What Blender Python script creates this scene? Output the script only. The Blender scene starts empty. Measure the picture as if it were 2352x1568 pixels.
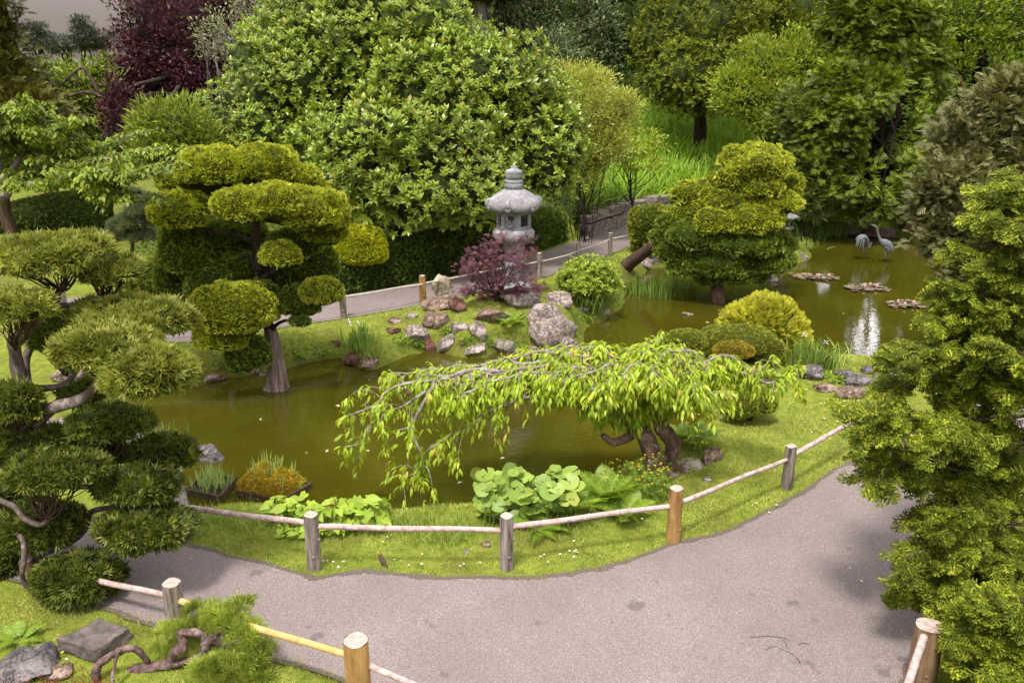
import bpy, math, random
import numpy as np
from math import radians, sin, cos, tan, atan, atan2, pi, sqrt

# ---------------------------------------------------------------- camera, world, sun, exposure
scene = bpy.context.scene
COL = scene.collection
CAM_H, PITCH, FPX = 4.2, radians(18.0), 1960.0      # 2352 x 1568 measuring frame
cd = bpy.data.cameras.new('camera'); cam = bpy.data.objects.new('camera', cd); COL.objects.link(cam)
cam.location = (0, 0, CAM_H); cam.rotation_euler = (radians(90) - PITCH, 0, 0)
cd.sensor_width = 36; cd.lens = 30.0; cd.clip_start = 0.1; cd.clip_end = 2000
scene.camera = cam
scene.view_settings.view_transform = 'Standard'; scene.view_settings.look = 'None'
scene.view_settings.gamma = 1; scene.view_settings.use_curve_mapping = False
scene.view_settings.exposure = 1.18
SUN_EL, SUN_AZ = radians(66), radians(205)           # azimuth clockwise from +Y (the view direction)
w = bpy.data.worlds.new('World'); scene.world = w; w.use_nodes = True
nt = w.node_tree; nt.nodes.clear()
def N(t, kind, **kw):
    n = t.nodes.new(kind)
    for k, v in kw.items(): setattr(n, k, v)
    return n
wo = N(nt, 'ShaderNodeOutputWorld'); bg = N(nt, 'ShaderNodeBackground'); bg.inputs[1].default_value = 0.1
sky = N(nt, 'ShaderNodeTexSky', sky_type='NISHITA', sun_disc=False)
sky.sun_elevation = SUN_EL; sky.sun_rotation = SUN_AZ; sky.air_density = 1.0; sky.dust_density = 3.0; sky.ozone_density = 1.0
tc = N(nt, 'ShaderNodeTexCoord'); sep = N(nt, 'ShaderNodeSeparateXYZ'); nt.links.new(tc.outputs['Generated'], sep.inputs[0])
gr = N(nt, 'ShaderNodeValToRGB')                     # overcast: brighter overhead than at the horizon
gr.color_ramp.elements[0].position = 0.0; gr.color_ramp.elements[0].color = (.13, .11, .10, 1)
gr.color_ramp.elements[1].position = 1.0; gr.color_ramp.elements[1].color = (1.0, .97, .98, 1)
for p_, c_ in ((.05, (.165, .135, .12, 1)), (.18, (.30, .28, .28, 1)), (.4, (.74, .71, .76, 1))):
    e_ = gr.color_ramp.elements.new(p_); e_.color = c_
nt.links.new(sep.outputs[2], gr.inputs[0])
cn = N(nt, 'ShaderNodeTexNoise'); cn.inputs['Scale'].default_value = 2.2; cn.inputs['Detail'].default_value = 5
nt.links.new(tc.outputs['Generated'], cn.inputs['Vector'])
cm = N(nt, 'ShaderNodeMapRange'); cm.inputs[1].default_value = .3; cm.inputs[2].default_value = .7
cm.inputs[3].default_value = 8.0; cm.inputs[4].default_value = 11.0
nt.links.new(cn.outputs[0], cm.inputs[0])
# bright sky patch added low at far right to put glints in the pond
dt = N(nt, 'ShaderNodeVectorMath', operation='DOT_PRODUCT'); nt.links.new(tc.outputs['Generated'], dt.inputs[0]); dt.inputs[1].default_value = (.385, .885, .262)
br_ = N(nt, 'ShaderNodeMapRange', interpolation_type='SMOOTHSTEP'); nt.links.new(dt.outputs['Value'], br_.inputs[0]); br_.inputs[1].default_value = .955; br_.inputs[2].default_value = .995; br_.inputs[3].default_value = 1; br_.inputs[4].default_value = 5.5
mm_ = N(nt, 'ShaderNodeMath', operation='MULTIPLY'); nt.links.new(cm.outputs[0], mm_.inputs[0]); nt.links.new(br_.outputs[0], mm_.inputs[1])
vm = N(nt, 'ShaderNodeVectorMath', operation='SCALE'); nt.links.new(gr.outputs[0], vm.inputs[0]); nt.links.new(mm_.outputs[0], vm.inputs[3])
mx = N(nt, 'ShaderNodeMix', data_type='RGBA'); mx.inputs[0].default_value = 0.9
nt.links.new(sky.outputs[0], mx.inputs[6]); nt.links.new(vm.outputs[0], mx.inputs[7])
nt.links.new(mx.outputs[2], bg.inputs[0]); nt.links.new(bg.outputs[0], wo.inputs[0])
sl = bpy.data.lights.new('sun', 'SUN'); so = bpy.data.objects.new('sun', sl); COL.objects.link(so)
sl.energy = 2.0; sl.angle = radians(10); sl.color = (1.0, .955, .88)
so.rotation_euler = (radians(90) - SUN_EL, 0, pi - SUN_AZ)
scene.cycles.max_bounces = 6; scene.cycles.diffuse_bounces = 3; scene.cycles.glossy_bounces = 3
scene.cycles.transmission_bounces = 3; scene.cycles.transparent_max_bounces = 4
scene.cycles.sample_clamp_indirect = 3.0

# ---------------------------------------------------------------- measuring helpers (pixels of the 2352 x 1568 frame -> metres)
R = np.random.default_rng(7)
def ray(px, py):
    x, y = (px - 1176) / FPX, (py - 784) / FPX
    return np.array([x, cos(PITCH) - y * sin(PITCH), -sin(PITCH) - y * cos(PITCH)])
def G(px, py, z=0.0):
    d = ray(px, py); t = (z - CAM_H) / d[2]
    return np.array([d[0] * t, d[1] * t, z])
def at(px, py, Y):
    d = ray(px, py); t = Y / d[1]
    return np.array([d[0] * t, Y, CAM_H + d[2] * t])
def mpp(p):                                           # metres per measuring pixel at a point
    return (p[1] * cos(PITCH) + (CAM_H - p[2]) * sin(PITCH)) / FPX
def sstep(a, b, x):
    t = np.clip((x - a) / (b - a), 0, 1); return t * t * (3 - 2 * t)
_K = np.random.default_rng(3).normal(size=(10, 3)); _F = np.random.default_rng(4).uniform(0, 6.28, 10)
def wob(P, f=1.0, seed=0.0):                          # cheap smooth noise about -1..1
    P = np.asarray(P) * f + seed * 1.7
    s = 0
    for i in range(10): s = s + np.sin(P @ _K[i] * (1 + .12 * i) + _F[i] + seed)
    return s / 4.2
def smooth_poly(pts, n=5):
    pts = np.array(pts, float); out = []
    L = len(pts)
    for i in range(L):
        a, b, c, d = pts[i - 1], pts[i], pts[(i + 1) % L], pts[(i + 2) % L]
        for k in range(n):
            t = k / n
            out.append(.5 * ((2 * b) + (c - a) * t + (2 * a - 5 * b + 4 * c - d) * t * t + (3 * b - a - 3 * c + d) * t ** 3))
    return np.array(out)
def sdist(X, Y, poly):                                # >0 outside
    X = np.asarray(X, float); Y = np.asarray(Y, float)
    best = np.full(X.shape, 1e9); inside = np.zeros(X.shape, bool)
    for i in range(len(poly)):
        ax, ay = poly[i - 1][:2]; bx, by = poly[i][:2]
        dx, dy = bx - ax, by - ay; l2 = dx * dx + dy * dy + 1e-12
        t = np.clip(((X - ax) * dx + (Y - ay) * dy) / l2, 0, 1)
        best = np.minimum(best, (X - ax - t * dx) ** 2 + (Y - ay - t * dy) ** 2)
        c = ((ay > Y) != (by > Y)) & (X < (bx - ax) * (Y - ay) / (by - ay + 1e-12) + ax)
        inside ^= c
    d = np.sqrt(best)
    return np.where(inside, -d, d)

# ---------------------------------------------------------------- outlines
WZ = -0.35
POND_PX = [(300,915),(360,898),(430,893),(480,882),(540,868),(590,862),(650,850),(700,834),(770,824),(800,840),(850,852),(880,840),(930,820),(1000,808),(1060,822),(1110,822),(1150,808),(1230,806),(1290,817),(1330,806),(1338,770),(1352,752),(1400,730),(1432,700),(1440,675),(1425,655),(1470,640),(1500,618),(1560,612),(1640,610),(1720,610),(1800,608),(1850,600),(1862,585),(1830,562),(1860,545),(1950,540),(2050,545),(2120,560),(2220,575),(2330,600),(2440,640),(2440,700),(2340,765),(2220,805),(2120,838),(2060,848),(1990,850),(1920,846),(1860,845),(1820,852),(1770,850),(1680,842),(1600,838),(1530,845),(1545,885),(1600,930),(1640,965),(1600,1000),(1540,1030),(1450,1075),(1400,1105),(1320,1135),(1200,1155),(1090,1180),(1000,1192),(900,1200),(780,1195),(650,1188),(560,1180),(470,1196),(420,1205),(370,1200),(330,1130),(320,1050),(290,1000),(275,950)]
POND = smooth_poly([G(x, y, WZ)[:2] for x, y in POND_PX], 4)
_pp = np.c_[POND, np.zeros(len(POND))]
POND = POND + np.c_[wob(_pp, 2.5, 1), wob(_pp, 2.5, 2)] * .05
PATH_PX = [(-300,1020),(-100,1090),(60,1140),(165,1182),(260,1212),(350,1237),(436,1254),(500,1275),(560,1288),(630,1305),(690,1322),(735,1333),(790,1322),(850,1318),(930,1325),(1000,1333),(1080,1330),(1160,1332),(1250,1328),(1340,1315),(1430,1297),(1520,1265),(1560,1250),(1640,1232),(1700,1210),(1770,1178),(1850,1130),(1920,1085),(1990,1050),(2060,1010),(2130,975),(2250,930),(2420,870),(2700,800),(2800,860),(2420,1000),(2300,1120),(2230,1250),(2180,1350),(2130,1450),(2095,1530),(2060,1620),(2000,1800),(1500,1950),(1100,1850),(900,1650),(779,1557),(700,1530),(603,1508),(480,1470),(366,1437),(258,1403),(160,1365),(85,1343),(0,1320),(-150,1270),(-400,1200)]
PATH = smooth_poly([G(x, y, 0)[:2] for x, y in PATH_PX], 6)
_pp = np.c_[PATH, np.zeros(len(PATH))]
PATH = PATH + np.c_[wob(_pp, 5, 3), wob(_pp, 5, 4)] * .015
FAR_PX = [(-100,690),(100,690),(200,684),(300,700),(434,722),(560,714),(700,698),(798,678),(967,650),(1113,622),(1215,591),(1324,553),(1370,535),(1441,517),(1530,498),(1640,480),(1640,500),(1530,540),(1441,569),(1391,590),(1292,624),(1236,643),(1100,672),(975,700),(790,732),(700,745),(560,768),(434,787),(330,780),(200,740),(60,712),(-100,715)]
FARP = smooth_poly([G(x, y, 0)[:2] for x, y in FAR_PX], 4)
# ---------------------------------------------------------------- terrain
_m0 = G(1170, 720); _m1 = G(1780, 830)
WALL_PX = [(1352,547),(1400,530),(1445,515),(1500,503),(1560,492)]
_wl = [G(x, y)[:2] for x, y in WALL_PX]
def hill(X, Y):
    a, b = _wl[0], _wl[2]
    k = (b[1] - a[1]) / (b[0] - a[0])
    yl = np.where(X < a[0], a[1] + (a[0] - X) * .2, a[1] + k * (np.minimum(X, 4.4) - a[0]))
    yl = yl + .12
    d = Y - yl
    f = sstep(-7.0, 1.5, X) * (1 - sstep(10, 15, X))
    return f * np.where(d > 0, .5 * sstep(0, .1, d) + 5.5 * (1 - np.exp(-np.maximum(d, 0) * .075)), 0)
def H(X, Y):
    X = np.asarray(X, float); Y = np.asarray(Y, float)
    P3 = np.stack([X, Y, np.zeros_like(X)], -1)
    s = sdist(X, Y, POND)
    z = np.where(s < 0, WZ - .06 + np.maximum(s, -.8) * .75, WZ - .06 + (-WZ + .06) * np.minimum(1, sstep(-.3, .45, s) * 1.35 - .35 * sstep(-.3, .0, s)))
    land = sstep(.25, .8, s)
    pth = np.minimum(sdist(X, Y, PATH), sdist(X, Y, FARP))
    offp = sstep(.15, .9, pth)
    z = z + land * offp * (.05 * wob(P3, .9, 5) + .02 * wob(P3, 3, 6))
    z = z + sstep(.05, .6, s) * offp * .28 * np.exp(-(((X - _m0[0]) / 1.3) ** 2 + ((Y - _m0[1]) / .9) ** 2))
    z = z + hill(X, Y) * sstep(.0, .6, s)
    far = sstep(34, 60, Y) + sstep(22, 45, np.abs(X))
    z = z + far * .6 * (1 + wob(P3, .08, 2))
    return z
def T(px, py, off=0.0):                               # where the ray through a pixel meets the land
    d = ray(px, py); t = np.arange(2.5, 60, .03)
    P = d[None] * t[:, None] + np.array([0, 0, CAM_H])
    hh = H(P[:, 0], P[:, 1]); hh = np.maximum(hh, WZ - .02)
    k = np.argmax(P[:, 2] < hh)
    p = P[k].copy(); p[2] = hh[k] + off
    return p
# ---------------------------------------------------------------- mesh helpers
class Geo:
    def __init__(s): s.V = []; s.F = []; s.n = 0; s.M = []
    def add(s, V, F, m=0):
        V = np.asarray(V, float).reshape(-1, 3)
        s.V.append(V)
        Fs = F if isinstance(F, list) else [F]
        for f in Fs:
            f = np.asarray(f)
            if f.size: s.F.append(f + s.n); s.M.append(np.full(len(f), m))
        s.n += len(V); return s
def mesh(name, g, mats, parent=None, smooth=True, off=None):
    V = np.concatenate(g.V)
    if off is not None: V = V - np.asarray(off)
    me = bpy.data.meshes.new(name)
    me.vertices.add(len(V)); me.vertices.foreach_set('co', V.astype(np.float32).ravel())
    lens = np.concatenate([np.full(len(f), f.shape[1]) for f in g.F]); idx = np.concatenate([f.ravel() for f in g.F])
    me.loops.add(len(idx)); me.loops.foreach_set('vertex_index', idx.astype(np.int32))
    st = np.zeros(len(lens), np.int32); st[1:] = np.cumsum(lens)[:-1]
    me.polygons.add(len(lens)); me.polygons.foreach_set('loop_start', st); me.polygons.foreach_set('loop_total', lens.astype(np.int32))
    if not isinstance(mats, (list, tuple)): mats = [mats]
    for m in mats: me.materials.append(m)
    me.polygons.foreach_set('material_index', np.concatenate(g.M).astype(np.int32))
    me.polygons.foreach_set('use_smooth', np.full(len(lens), bool(smooth)))
    me.update(calc_edges=True)
    o = bpy.data.objects.new(name, me); COL.objects.link(o)
    if parent is not None: o.parent = parent
    if off is not None and parent is None: o.location = off
    return o
def tag(o, label=None, cat=None, group=None, kind=None):
    if label: o['label'] = label
    if cat: o['category'] = cat
    if group: o['group'] = group
    if kind: o['kind'] = kind
    return o
def thing(name, label, cat, loc, group=None):
    o = bpy.data.objects.new(name, None); COL.objects.link(o); o.location = loc; o.empty_display_size = .1
    return tag(o, label, cat, group)
def L0(o): return np.array(o.location)
def part(name, g, mats, root, smooth=True): return mesh(name, g, mats, parent=root, smooth=smooth, off=L0(root))
def sub(name, g, mats, prt, root, smooth=True): return mesh(name, g, mats, parent=prt, smooth=smooth, off=L0(root))
def norm(v): v = np.asarray(v, float); return v / (np.linalg.norm(v, axis=-1, keepdims=True) + 1e-9)
def scatter(g, tm, P, D, U, S, m=0):
    TV, TF = tm
    P = np.asarray(P, float); n = len(P)
    if n == 0: return g
    D = norm(D); X = norm(np.cross(D, U)); Z = np.cross(X, D)
    S = np.asarray(S, float)
    if S.ndim == 0: S = np.full(n, float(S))
    if S.ndim == 1: S = np.repeat(S[:, None], 3, 1)
    V = P[:, None] + (TV[None, :, 0:1] * S[:, None, 0:1]) * X[:, None] + (TV[None, :, 1:2] * S[:, None, 1:2]) * D[:, None] + (TV[None, :, 2:3] * S[:, None, 2:3]) * Z[:, None]
    k = len(TV); F = (TF[None] + (np.arange(n) * k)[:, None, None]).reshape(-1, TF.shape[1])
    return g.add(V.reshape(-1, 3), F, m)
def cr(pts, n=6):                                     # Catmull-Rom through rows (any width)
    p = np.array(pts, float)
    if len(p) < 3: return np.array([p[0] + (p[-1] - p[0]) * t for t in np.linspace(0, 1, n + 1)])
    q = np.vstack([2 * p[0] - p[1], p, 2 * p[-1] - p[-2]]); out = []
    for i in range(1, len(q) - 2):
        a, b, c, d = q[i - 1:i + 3]
        for k in range(n):
            t = k / n
            out.append(.5 * ((2 * b) + (c - a) * t + (2 * a - 5 * b + 4 * c - d) * t * t + (3 * b - a - 3 * c + d) * t ** 3))
    out.append(p[-1]); return np.array(out)
def tube(g, pts, rad, ns=7, rough=0.0, seed=0, m=0, cap=True, flat=None):
    P = np.asarray(pts, float); n = len(P); rad = np.broadcast_to(np.asarray(rad, float), (n,))
    Tn = norm(np.gradient(P, axis=0)); a = np.array([0, 0, 1.]) if abs(Tn[0][2]) < .9 else np.array([1., 0, 0])
    Xs = []; x = norm(np.cross(a, Tn[0]))
    for i in range(n):
        x = norm(x - Tn[i] * np.dot(x, Tn[i])); Xs.append(x)
    X = np.array(Xs); Yv = np.cross(Tn, X)
    th = np.arange(ns) / ns * 2 * pi
    r = np.repeat(rad[:, None], ns, 1)
    if rough: 
        q = np.stack([np.cos(th)[None] * 2 + 0 * r, np.sin(th)[None] * 2 + 0 * r, (np.arange(n)[:, None] * .35) + 0 * r], -1)
        r = r * (1 + rough * wob(q, 1.4, seed) + rough * .6 * np.sin(th * 5 + seed)[None])
    V = P[:, None] + X[:, None] * (np.cos(th)[None, :, None] * r[..., None]) + Yv[:, None] * (np.sin(th)[None, :, None] * r[..., None])
    i = np.arange(n - 1)[:, None] * ns; j = np.arange(ns)[None]; j2 = (j + 1) % ns
    F = np.stack([i + j, i + j2, i + ns + j2, i + ns + j], -1).reshape(-1, 4)
    V = V.reshape(-1, 3); Fs = [F]
    if cap:
        V = np.vstack([V, P[-1], P[0]]); e = (n - 1) * ns; k = np.arange(ns); k2 = (k + 1) % ns
        Fs.append(np.stack([e + k, e + k2, np.full(ns, n * ns)], -1)); Fs.append(np.stack([k2, k, np.full(ns, n * ns + 1)], -1))
    return g.add(V, Fs, m)
def lathe(g, prof, c, ns=24, sq=None, m=0, rot=0.0):  # prof: (r, z) rows; sq: radial modulation fn(theta)
    th = np.arange(ns) / ns * 2 * pi + rot; n = len(prof)
    md = np.ones(ns) if sq is None else sq(th)
    V = np.array([[(r * md[k] * cos(th[k]) + c[0], r * md[k] * sin(th[k]) + c[1], z + c[2]) for k in range(ns)] for r, z in prof]).reshape(-1, 3)
    i = np.arange(n - 1)[:, None] * ns; j = np.arange(ns)[None]; j2 = (j + 1) % ns
    return g.add(V, np.stack([i + j, i + j2, i + ns + j2, i + ns + j], -1).reshape(-1, 4), m)
def sphere(nu=20, nv=12):
    V = []; 
    for i in range(nv + 1):
        p = pi * i / nv
        for j in range(nu): V.append((sin(p) * cos(2 * pi * j / nu), sin(p) * sin(2 * pi * j / nu), cos(p)))
    i = np.arange(nv)[:, None] * nu; j = np.arange(nu)[None]; j2 = (j + 1) % nu
    return np.array(V), np.stack([i + j, i + nu + j, i + nu + j2, i + j2], -1).reshape(-1, 4)
def boxg(g, c, s, m=0, rz=0.0, bev=0.0):
    V = np.array([(x, y, z) for x in (-.5, .5) for y in (-.5, .5) for z in (-.5, .5)]) * np.asarray(s)
    co, si = cos(rz), sin(rz); V = np.c_[V[:, 0] * co - V[:, 1] * si, V[:, 0] * si + V[:, 1] * co, V[:, 2]] + np.asarray(c)
    return g.add(V, np.array([(0,1,3,2),(4,6,7,5),(0,4,5,1),(2,3,7,6),(0,2,6,4),(1,5,7,3)]), m)

# ---------------------------------------------------------------- materials
def newmat(name):
    m = bpy.data.materials.new(name); m.use_nodes = True; t = m.node_tree; t.nodes.clear()
    return m, t, N(t, 'ShaderNodeOutputMaterial')
def lk(t, a, b): t.links.new(a, b)
def ramp(t, fac, stops):
    r = N(t, 'ShaderNodeValToRGB'); el = r.color_ramp.elements
    el[0].position, el[0].color = stops[0][0], (*stops[0][1], 1); el[1].position, el[1].color = stops[-1][0], (*stops[-1][1], 1)
    for p, c in stops[1:-1]: e = el.new(p); e.color = (*c, 1)
    lk(t, fac, r.inputs[0]); return r.outputs[0]
def noise(t, scale, detail=4, vec=None, rough=.55, out=0):
    n = N(t, 'ShaderNodeTexNoise'); n.inputs['Scale'].default_value = scale; n.inputs['Detail'].default_value = detail; n.inputs['Roughness'].default_value = rough
    if vec is not None: lk(t, vec, n.inputs['Vector'])
    return n.outputs[out]
def mixc(t, f, a, b, mode='MIX'):
    m = N(t, 'ShaderNodeMix', data_type='RGBA', blend_type=mode)
    for v, i in ((f, 0), (a, 6), (b, 7)):
        if isinstance(v, (int, float)): m.inputs[i].default_value = v
        elif isinstance(v, tuple): m.inputs[i].default_value = (*v, 1)
        else: lk(t, v, m.inputs[i])
    return m.outputs[2]
def mapr(t, v, a, b, c, d):
    m = N(t, 'ShaderNodeMapRange'); lk(t, v, m.inputs[0])
    for i, x in enumerate((a, b, c, d)): m.inputs[i + 1].default_value = x
    return m.outputs[0]
def bump(t, h, s, d=.02):
    b = N(t, 'ShaderNodeBump'); b.inputs['Strength'].default_value = s; b.inputs['Distance'].default_value = d; lk(t, h, b.inputs['Height']); return b.outputs[0]
def pos(t): return N(t, 'ShaderNodeNewGeometry').outputs['Position']
LEAFK = 1.2
def leafmat(name, c1, c2, c3=None, rough=.5, tr=.3, nscale=.9, var=.35, spec=.35, p3=.06):
    m, t, o = newmat(name); ge = N(t, 'ShaderNodeNewGeometry'); r = ge.outputs['Random Per Island']
    c1, c2 = tuple(x * LEAFK for x in c1), tuple(x * LEAFK for x in c2); st = [(0, c1), (1 - (p3 if c3 else 0) - .01, c2)]
    if c3: st += [(1 - p3, c3), (1, c3)]
    else: st.append((1, c2))
    c = ramp(t, r, st)
    n = noise(t, nscale, 3, ge.outputs['Position'])
    v = mapr(t, n, .3, .7, 1 - var, 1 + var)
    sc = N(t, 'ShaderNodeVectorMath', operation='SCALE'); lk(t, c, sc.inputs[0]); lk(t, v, sc.inputs[3]); c = sc.outputs[0]
    b = N(t, 'ShaderNodeBsdfPrincipled'); lk(t, c, b.inputs['Base Color']); b.inputs['Roughness'].default_value = rough
    b.inputs['Specular IOR Level'].default_value = spec
    tl = N(t, 'ShaderNodeBsdfTranslucent'); tc_ = mixc(t, .6, c, (1.0, .95, .25), 'MULTIPLY'); 
    s2 = N(t, 'ShaderNodeVectorMath', operation='SCALE'); lk(t, tc_, s2.inputs[0]); s2.inputs[3].default_value = 1.3; lk(t, s2.outputs[0], tl.inputs[0])
    mxs = N(t, 'ShaderNodeMixShader'); mxs.inputs[0].default_value = tr; lk(t, b.outputs[0], mxs.inputs[1]); lk(t, tl.outputs[0], mxs.inputs[2]); lk(t, mxs.outputs[0], o.inputs[0])
    return m
def hullmat(name, c1, c2, scale=25):  # foliage inners pass darker tones, painting the shade inside crowns
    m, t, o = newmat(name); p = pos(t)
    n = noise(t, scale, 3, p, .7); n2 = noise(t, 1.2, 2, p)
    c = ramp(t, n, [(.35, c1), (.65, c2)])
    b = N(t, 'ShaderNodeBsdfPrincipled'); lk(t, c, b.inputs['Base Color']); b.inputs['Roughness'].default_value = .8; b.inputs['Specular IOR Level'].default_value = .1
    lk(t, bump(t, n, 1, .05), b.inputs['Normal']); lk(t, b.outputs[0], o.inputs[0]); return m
def barkmat(name, c1, c2, scale=12, lich=None, stretch=(1, 1, .2), bs=.8):
    m, t, o = newmat(name); tc = N(t, 'ShaderNodeTexCoord'); mp = N(t, 'ShaderNodeMapping'); mp.inputs['Scale'].default_value = stretch
    lk(t, tc.outputs['Object'], mp.inputs[0]); n = noise(t, scale, 6, mp.outputs[0], .65)
    c = ramp(t, n, [(.33, c1), (.66, c2)])
    if lich:
        l = noise(t, 9, 4, tc.outputs['Object']); f = mapr(t, l, .55, .62, 0, .75); c = mixc(t, f, c, lich)
    b = N(t, 'ShaderNodeBsdfPrincipled'); lk(t, c, b.inputs['Base Color']); b.inputs['Roughness'].default_value = .85; b.inputs['Specular IOR Level'].default_value = .2
    lk(t, bump(t, n, bs, .03), b.inputs['Normal']); lk(t, b.outputs[0], o.inputs[0]); return m
def rockmat(name, c1, c2, c3, lich=(.52, .5, .47), lo=.58, ck=1.0):
    m, t, o = newmat(name); tc = N(t, 'ShaderNodeTexCoord'); v = tc.outputs['Object']
    n = noise(t, 3.5, 7, v, .6); n2 = noise(t, 14, 6, v, .7); vo = N(t, 'ShaderNodeTexVoronoi', feature='DISTANCE_TO_EDGE'); vo.inputs['Scale'].default_value = 2.6
    dv = noise(t, 4, 5, v, .7, out=1); ad = N(t, 'ShaderNodeVectorMath', operation='MULTIPLY_ADD'); lk(t, dv, ad.inputs[0]); ad.inputs[1].default_value = (.9, .9, .9); lk(t, v, ad.inputs[2]); lk(t, ad.outputs[0], vo.inputs['Vector'])
    c = ramp(t, n, [(.3, c1), (.5, c2), (.7, c3)])
    c = mixc(t, mapr(t, n2, .35, .6, .45 * ck, 0), c, tuple(x * .35 for x in c1))
    c = mixc(t, mapr(t, vo.outputs[0], 0, .04, .5 * ck, 0), c, tuple(x * .35 for x in c1))
    l = noise(t, 19, 6, v, .8); c = mixc(t, mapr(t, l, lo, lo + .03, 0, .8), c, lich)
    b = N(t, 'ShaderNodeBsdfPrincipled'); lk(t, c, b.inputs['Base Color']); b.inputs['Roughness'].default_value = .85; b.inputs['Specular IOR Level'].default_value = .25
    hh = N(t, 'ShaderNodeMath', operation='ADD'); lk(t, n2, hh.inputs[0]); lk(t, mapr(t, vo.outputs[0], 0, .08, 0, .6 * ck), hh.inputs[1])
    lk(t, bump(t, hh.outputs[0], .9, .03), b.inputs['Normal']); lk(t, b.outputs[0], o.inputs[0]); return m
def plain(name, c, rough=.6, spec=.3, var=.15, scale=20, bs=.2):
    m, t, o = newmat(name); tc = N(t, 'ShaderNodeTexCoord'); n = noise(t, scale, 5, tc.outputs['Object'])
    cc = ramp(t, n, [(.3, tuple(x * (1 - var) for x in c)), (.7, tuple(x * (1 + var) for x in c))])
    b = N(t, 'ShaderNodeBsdfPrincipled'); lk(t, cc, b.inputs['Base Color']); b.inputs['Roughness'].default_value = rough; b.inputs['Specular IOR Level'].default_value = spec
    lk(t, bump(t, n, bs, .01), b.inputs['Normal']); lk(t, b.outputs[0], o.inputs[0]); return m
# ---------------------------------------------------------------- ground, pond, paths
def axis(lo, hi, d, far, k=1.25):
    a = list(np.arange(lo, hi + 1e-6, d)); s = d; x = hi
    while x < far[1]: s *= k; x += s; a.append(x)
    s = d; x = lo; pre = []
    while x > far[0]: s *= k; x -= s; pre.append(x)
    return np.array(pre[::-1] + a)
gx = axis(-11, 13.5, .085, (-400, 400)); gy = axis(4.6, 27, .085, (-60, 600))
XX, YY = np.meshgrid(gx, gy); ZZ = H(XX, YY)
nx, ny = len(gx), len(gy)
H0 = H
def H(X, Y):                                          # bilinear look-up in the finished terrain
    X = np.clip(np.asarray(X, float), gx[1], gx[-2]); Y = np.clip(np.asarray(Y, float), gy[1], gy[-2])
    a = np.searchsorted(gx, X) - 1; b = np.searchsorted(gy, Y) - 1; u = (X - gx[a]) / (gx[a + 1] - gx[a]); v = (Y - gy[b]) / (gy[b + 1] - gy[b])
    return ZZ[b, a] * (1 - u) * (1 - v) + ZZ[b, a + 1] * u * (1 - v) + ZZ[b + 1, a] * (1 - u) * v + ZZ[b + 1, a + 1] * u * v
i = np.arange(ny - 1)[:, None] * nx; j = np.arange(nx - 1)[None]
gg = Geo().add(np.stack([XX, YY, ZZ], -1).reshape(-1, 3), np.stack([i + j, i + j + 1, i + nx + j + 1, i + nx + j], -1).reshape(-1, 4))
m, t, o = newmat('turf_and_soil')
p = pos(t)
n1 = noise(t, 1.1, 4, p); n2 = noise(t, 9, 5, p, .65); n3 = noise(t, 60, 3, p, .7)
c = ramp(t, n2, [(.32, (.12, .17, .02)), (.5, (.23, .28, .035)), (.68, (.32, .33, .06))])
c = mixc(t, mapr(t, n1, .5, .66, 0, .75), c, (.16, .14, .035))
at_ = N(t, 'ShaderNodeAttribute', attribute_name='soil'); 
sf = N(t, 'ShaderNodeMath', operation='MULTIPLY_ADD', use_clamp=True); lk(t, n2, sf.inputs[0]); sf.inputs[1].default_value = 1.2; lk(t, at_.outputs['Fac'], sf.inputs[2])
sm = mapr(t, sf.outputs[0], .95, 1.15, 0, 1)
c = mixc(t, sm, c, ramp(t, n3, [(.3, (.022, .016, .009)), (.7, (.07, .05, .03))]))
b = N(t, 'ShaderNodeBsdfPrincipled'); lk(t, c, b.inputs['Base Color']); b.inputs['Roughness'].default_value = .95; b.inputs['Specular IOR Level'].default_value = .1
ha = N(t, 'ShaderNodeMath', operation='ADD'); lk(t, n2, ha.inputs[0]); lk(t, n3, ha.inputs[1])
lk(t, bump(t, ha.outputs[0], .9, .04), b.inputs['Normal']); lk(t, b.outputs[0], o.inputs[0])
ground = mesh('ground', gg, m); tag(ground, kind='structure')
sP = sdist(XX, YY, POND); sp1 = sdist(XX, YY, PATH); sp2 = sdist(XX, YY, FARP)
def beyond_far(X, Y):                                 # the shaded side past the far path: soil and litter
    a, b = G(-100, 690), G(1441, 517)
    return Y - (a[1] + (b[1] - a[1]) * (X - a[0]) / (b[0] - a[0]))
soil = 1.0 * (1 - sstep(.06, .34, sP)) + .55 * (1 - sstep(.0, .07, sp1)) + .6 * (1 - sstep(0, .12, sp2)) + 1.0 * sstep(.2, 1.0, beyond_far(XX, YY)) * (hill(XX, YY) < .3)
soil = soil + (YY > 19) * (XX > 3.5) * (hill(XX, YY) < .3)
ca = ground.data.attributes.new('soil', 'FLOAT', 'POINT'); ca.data.foreach_set('value', np.clip(soil, 0, 1).astype(np.float32).ravel())

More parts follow.
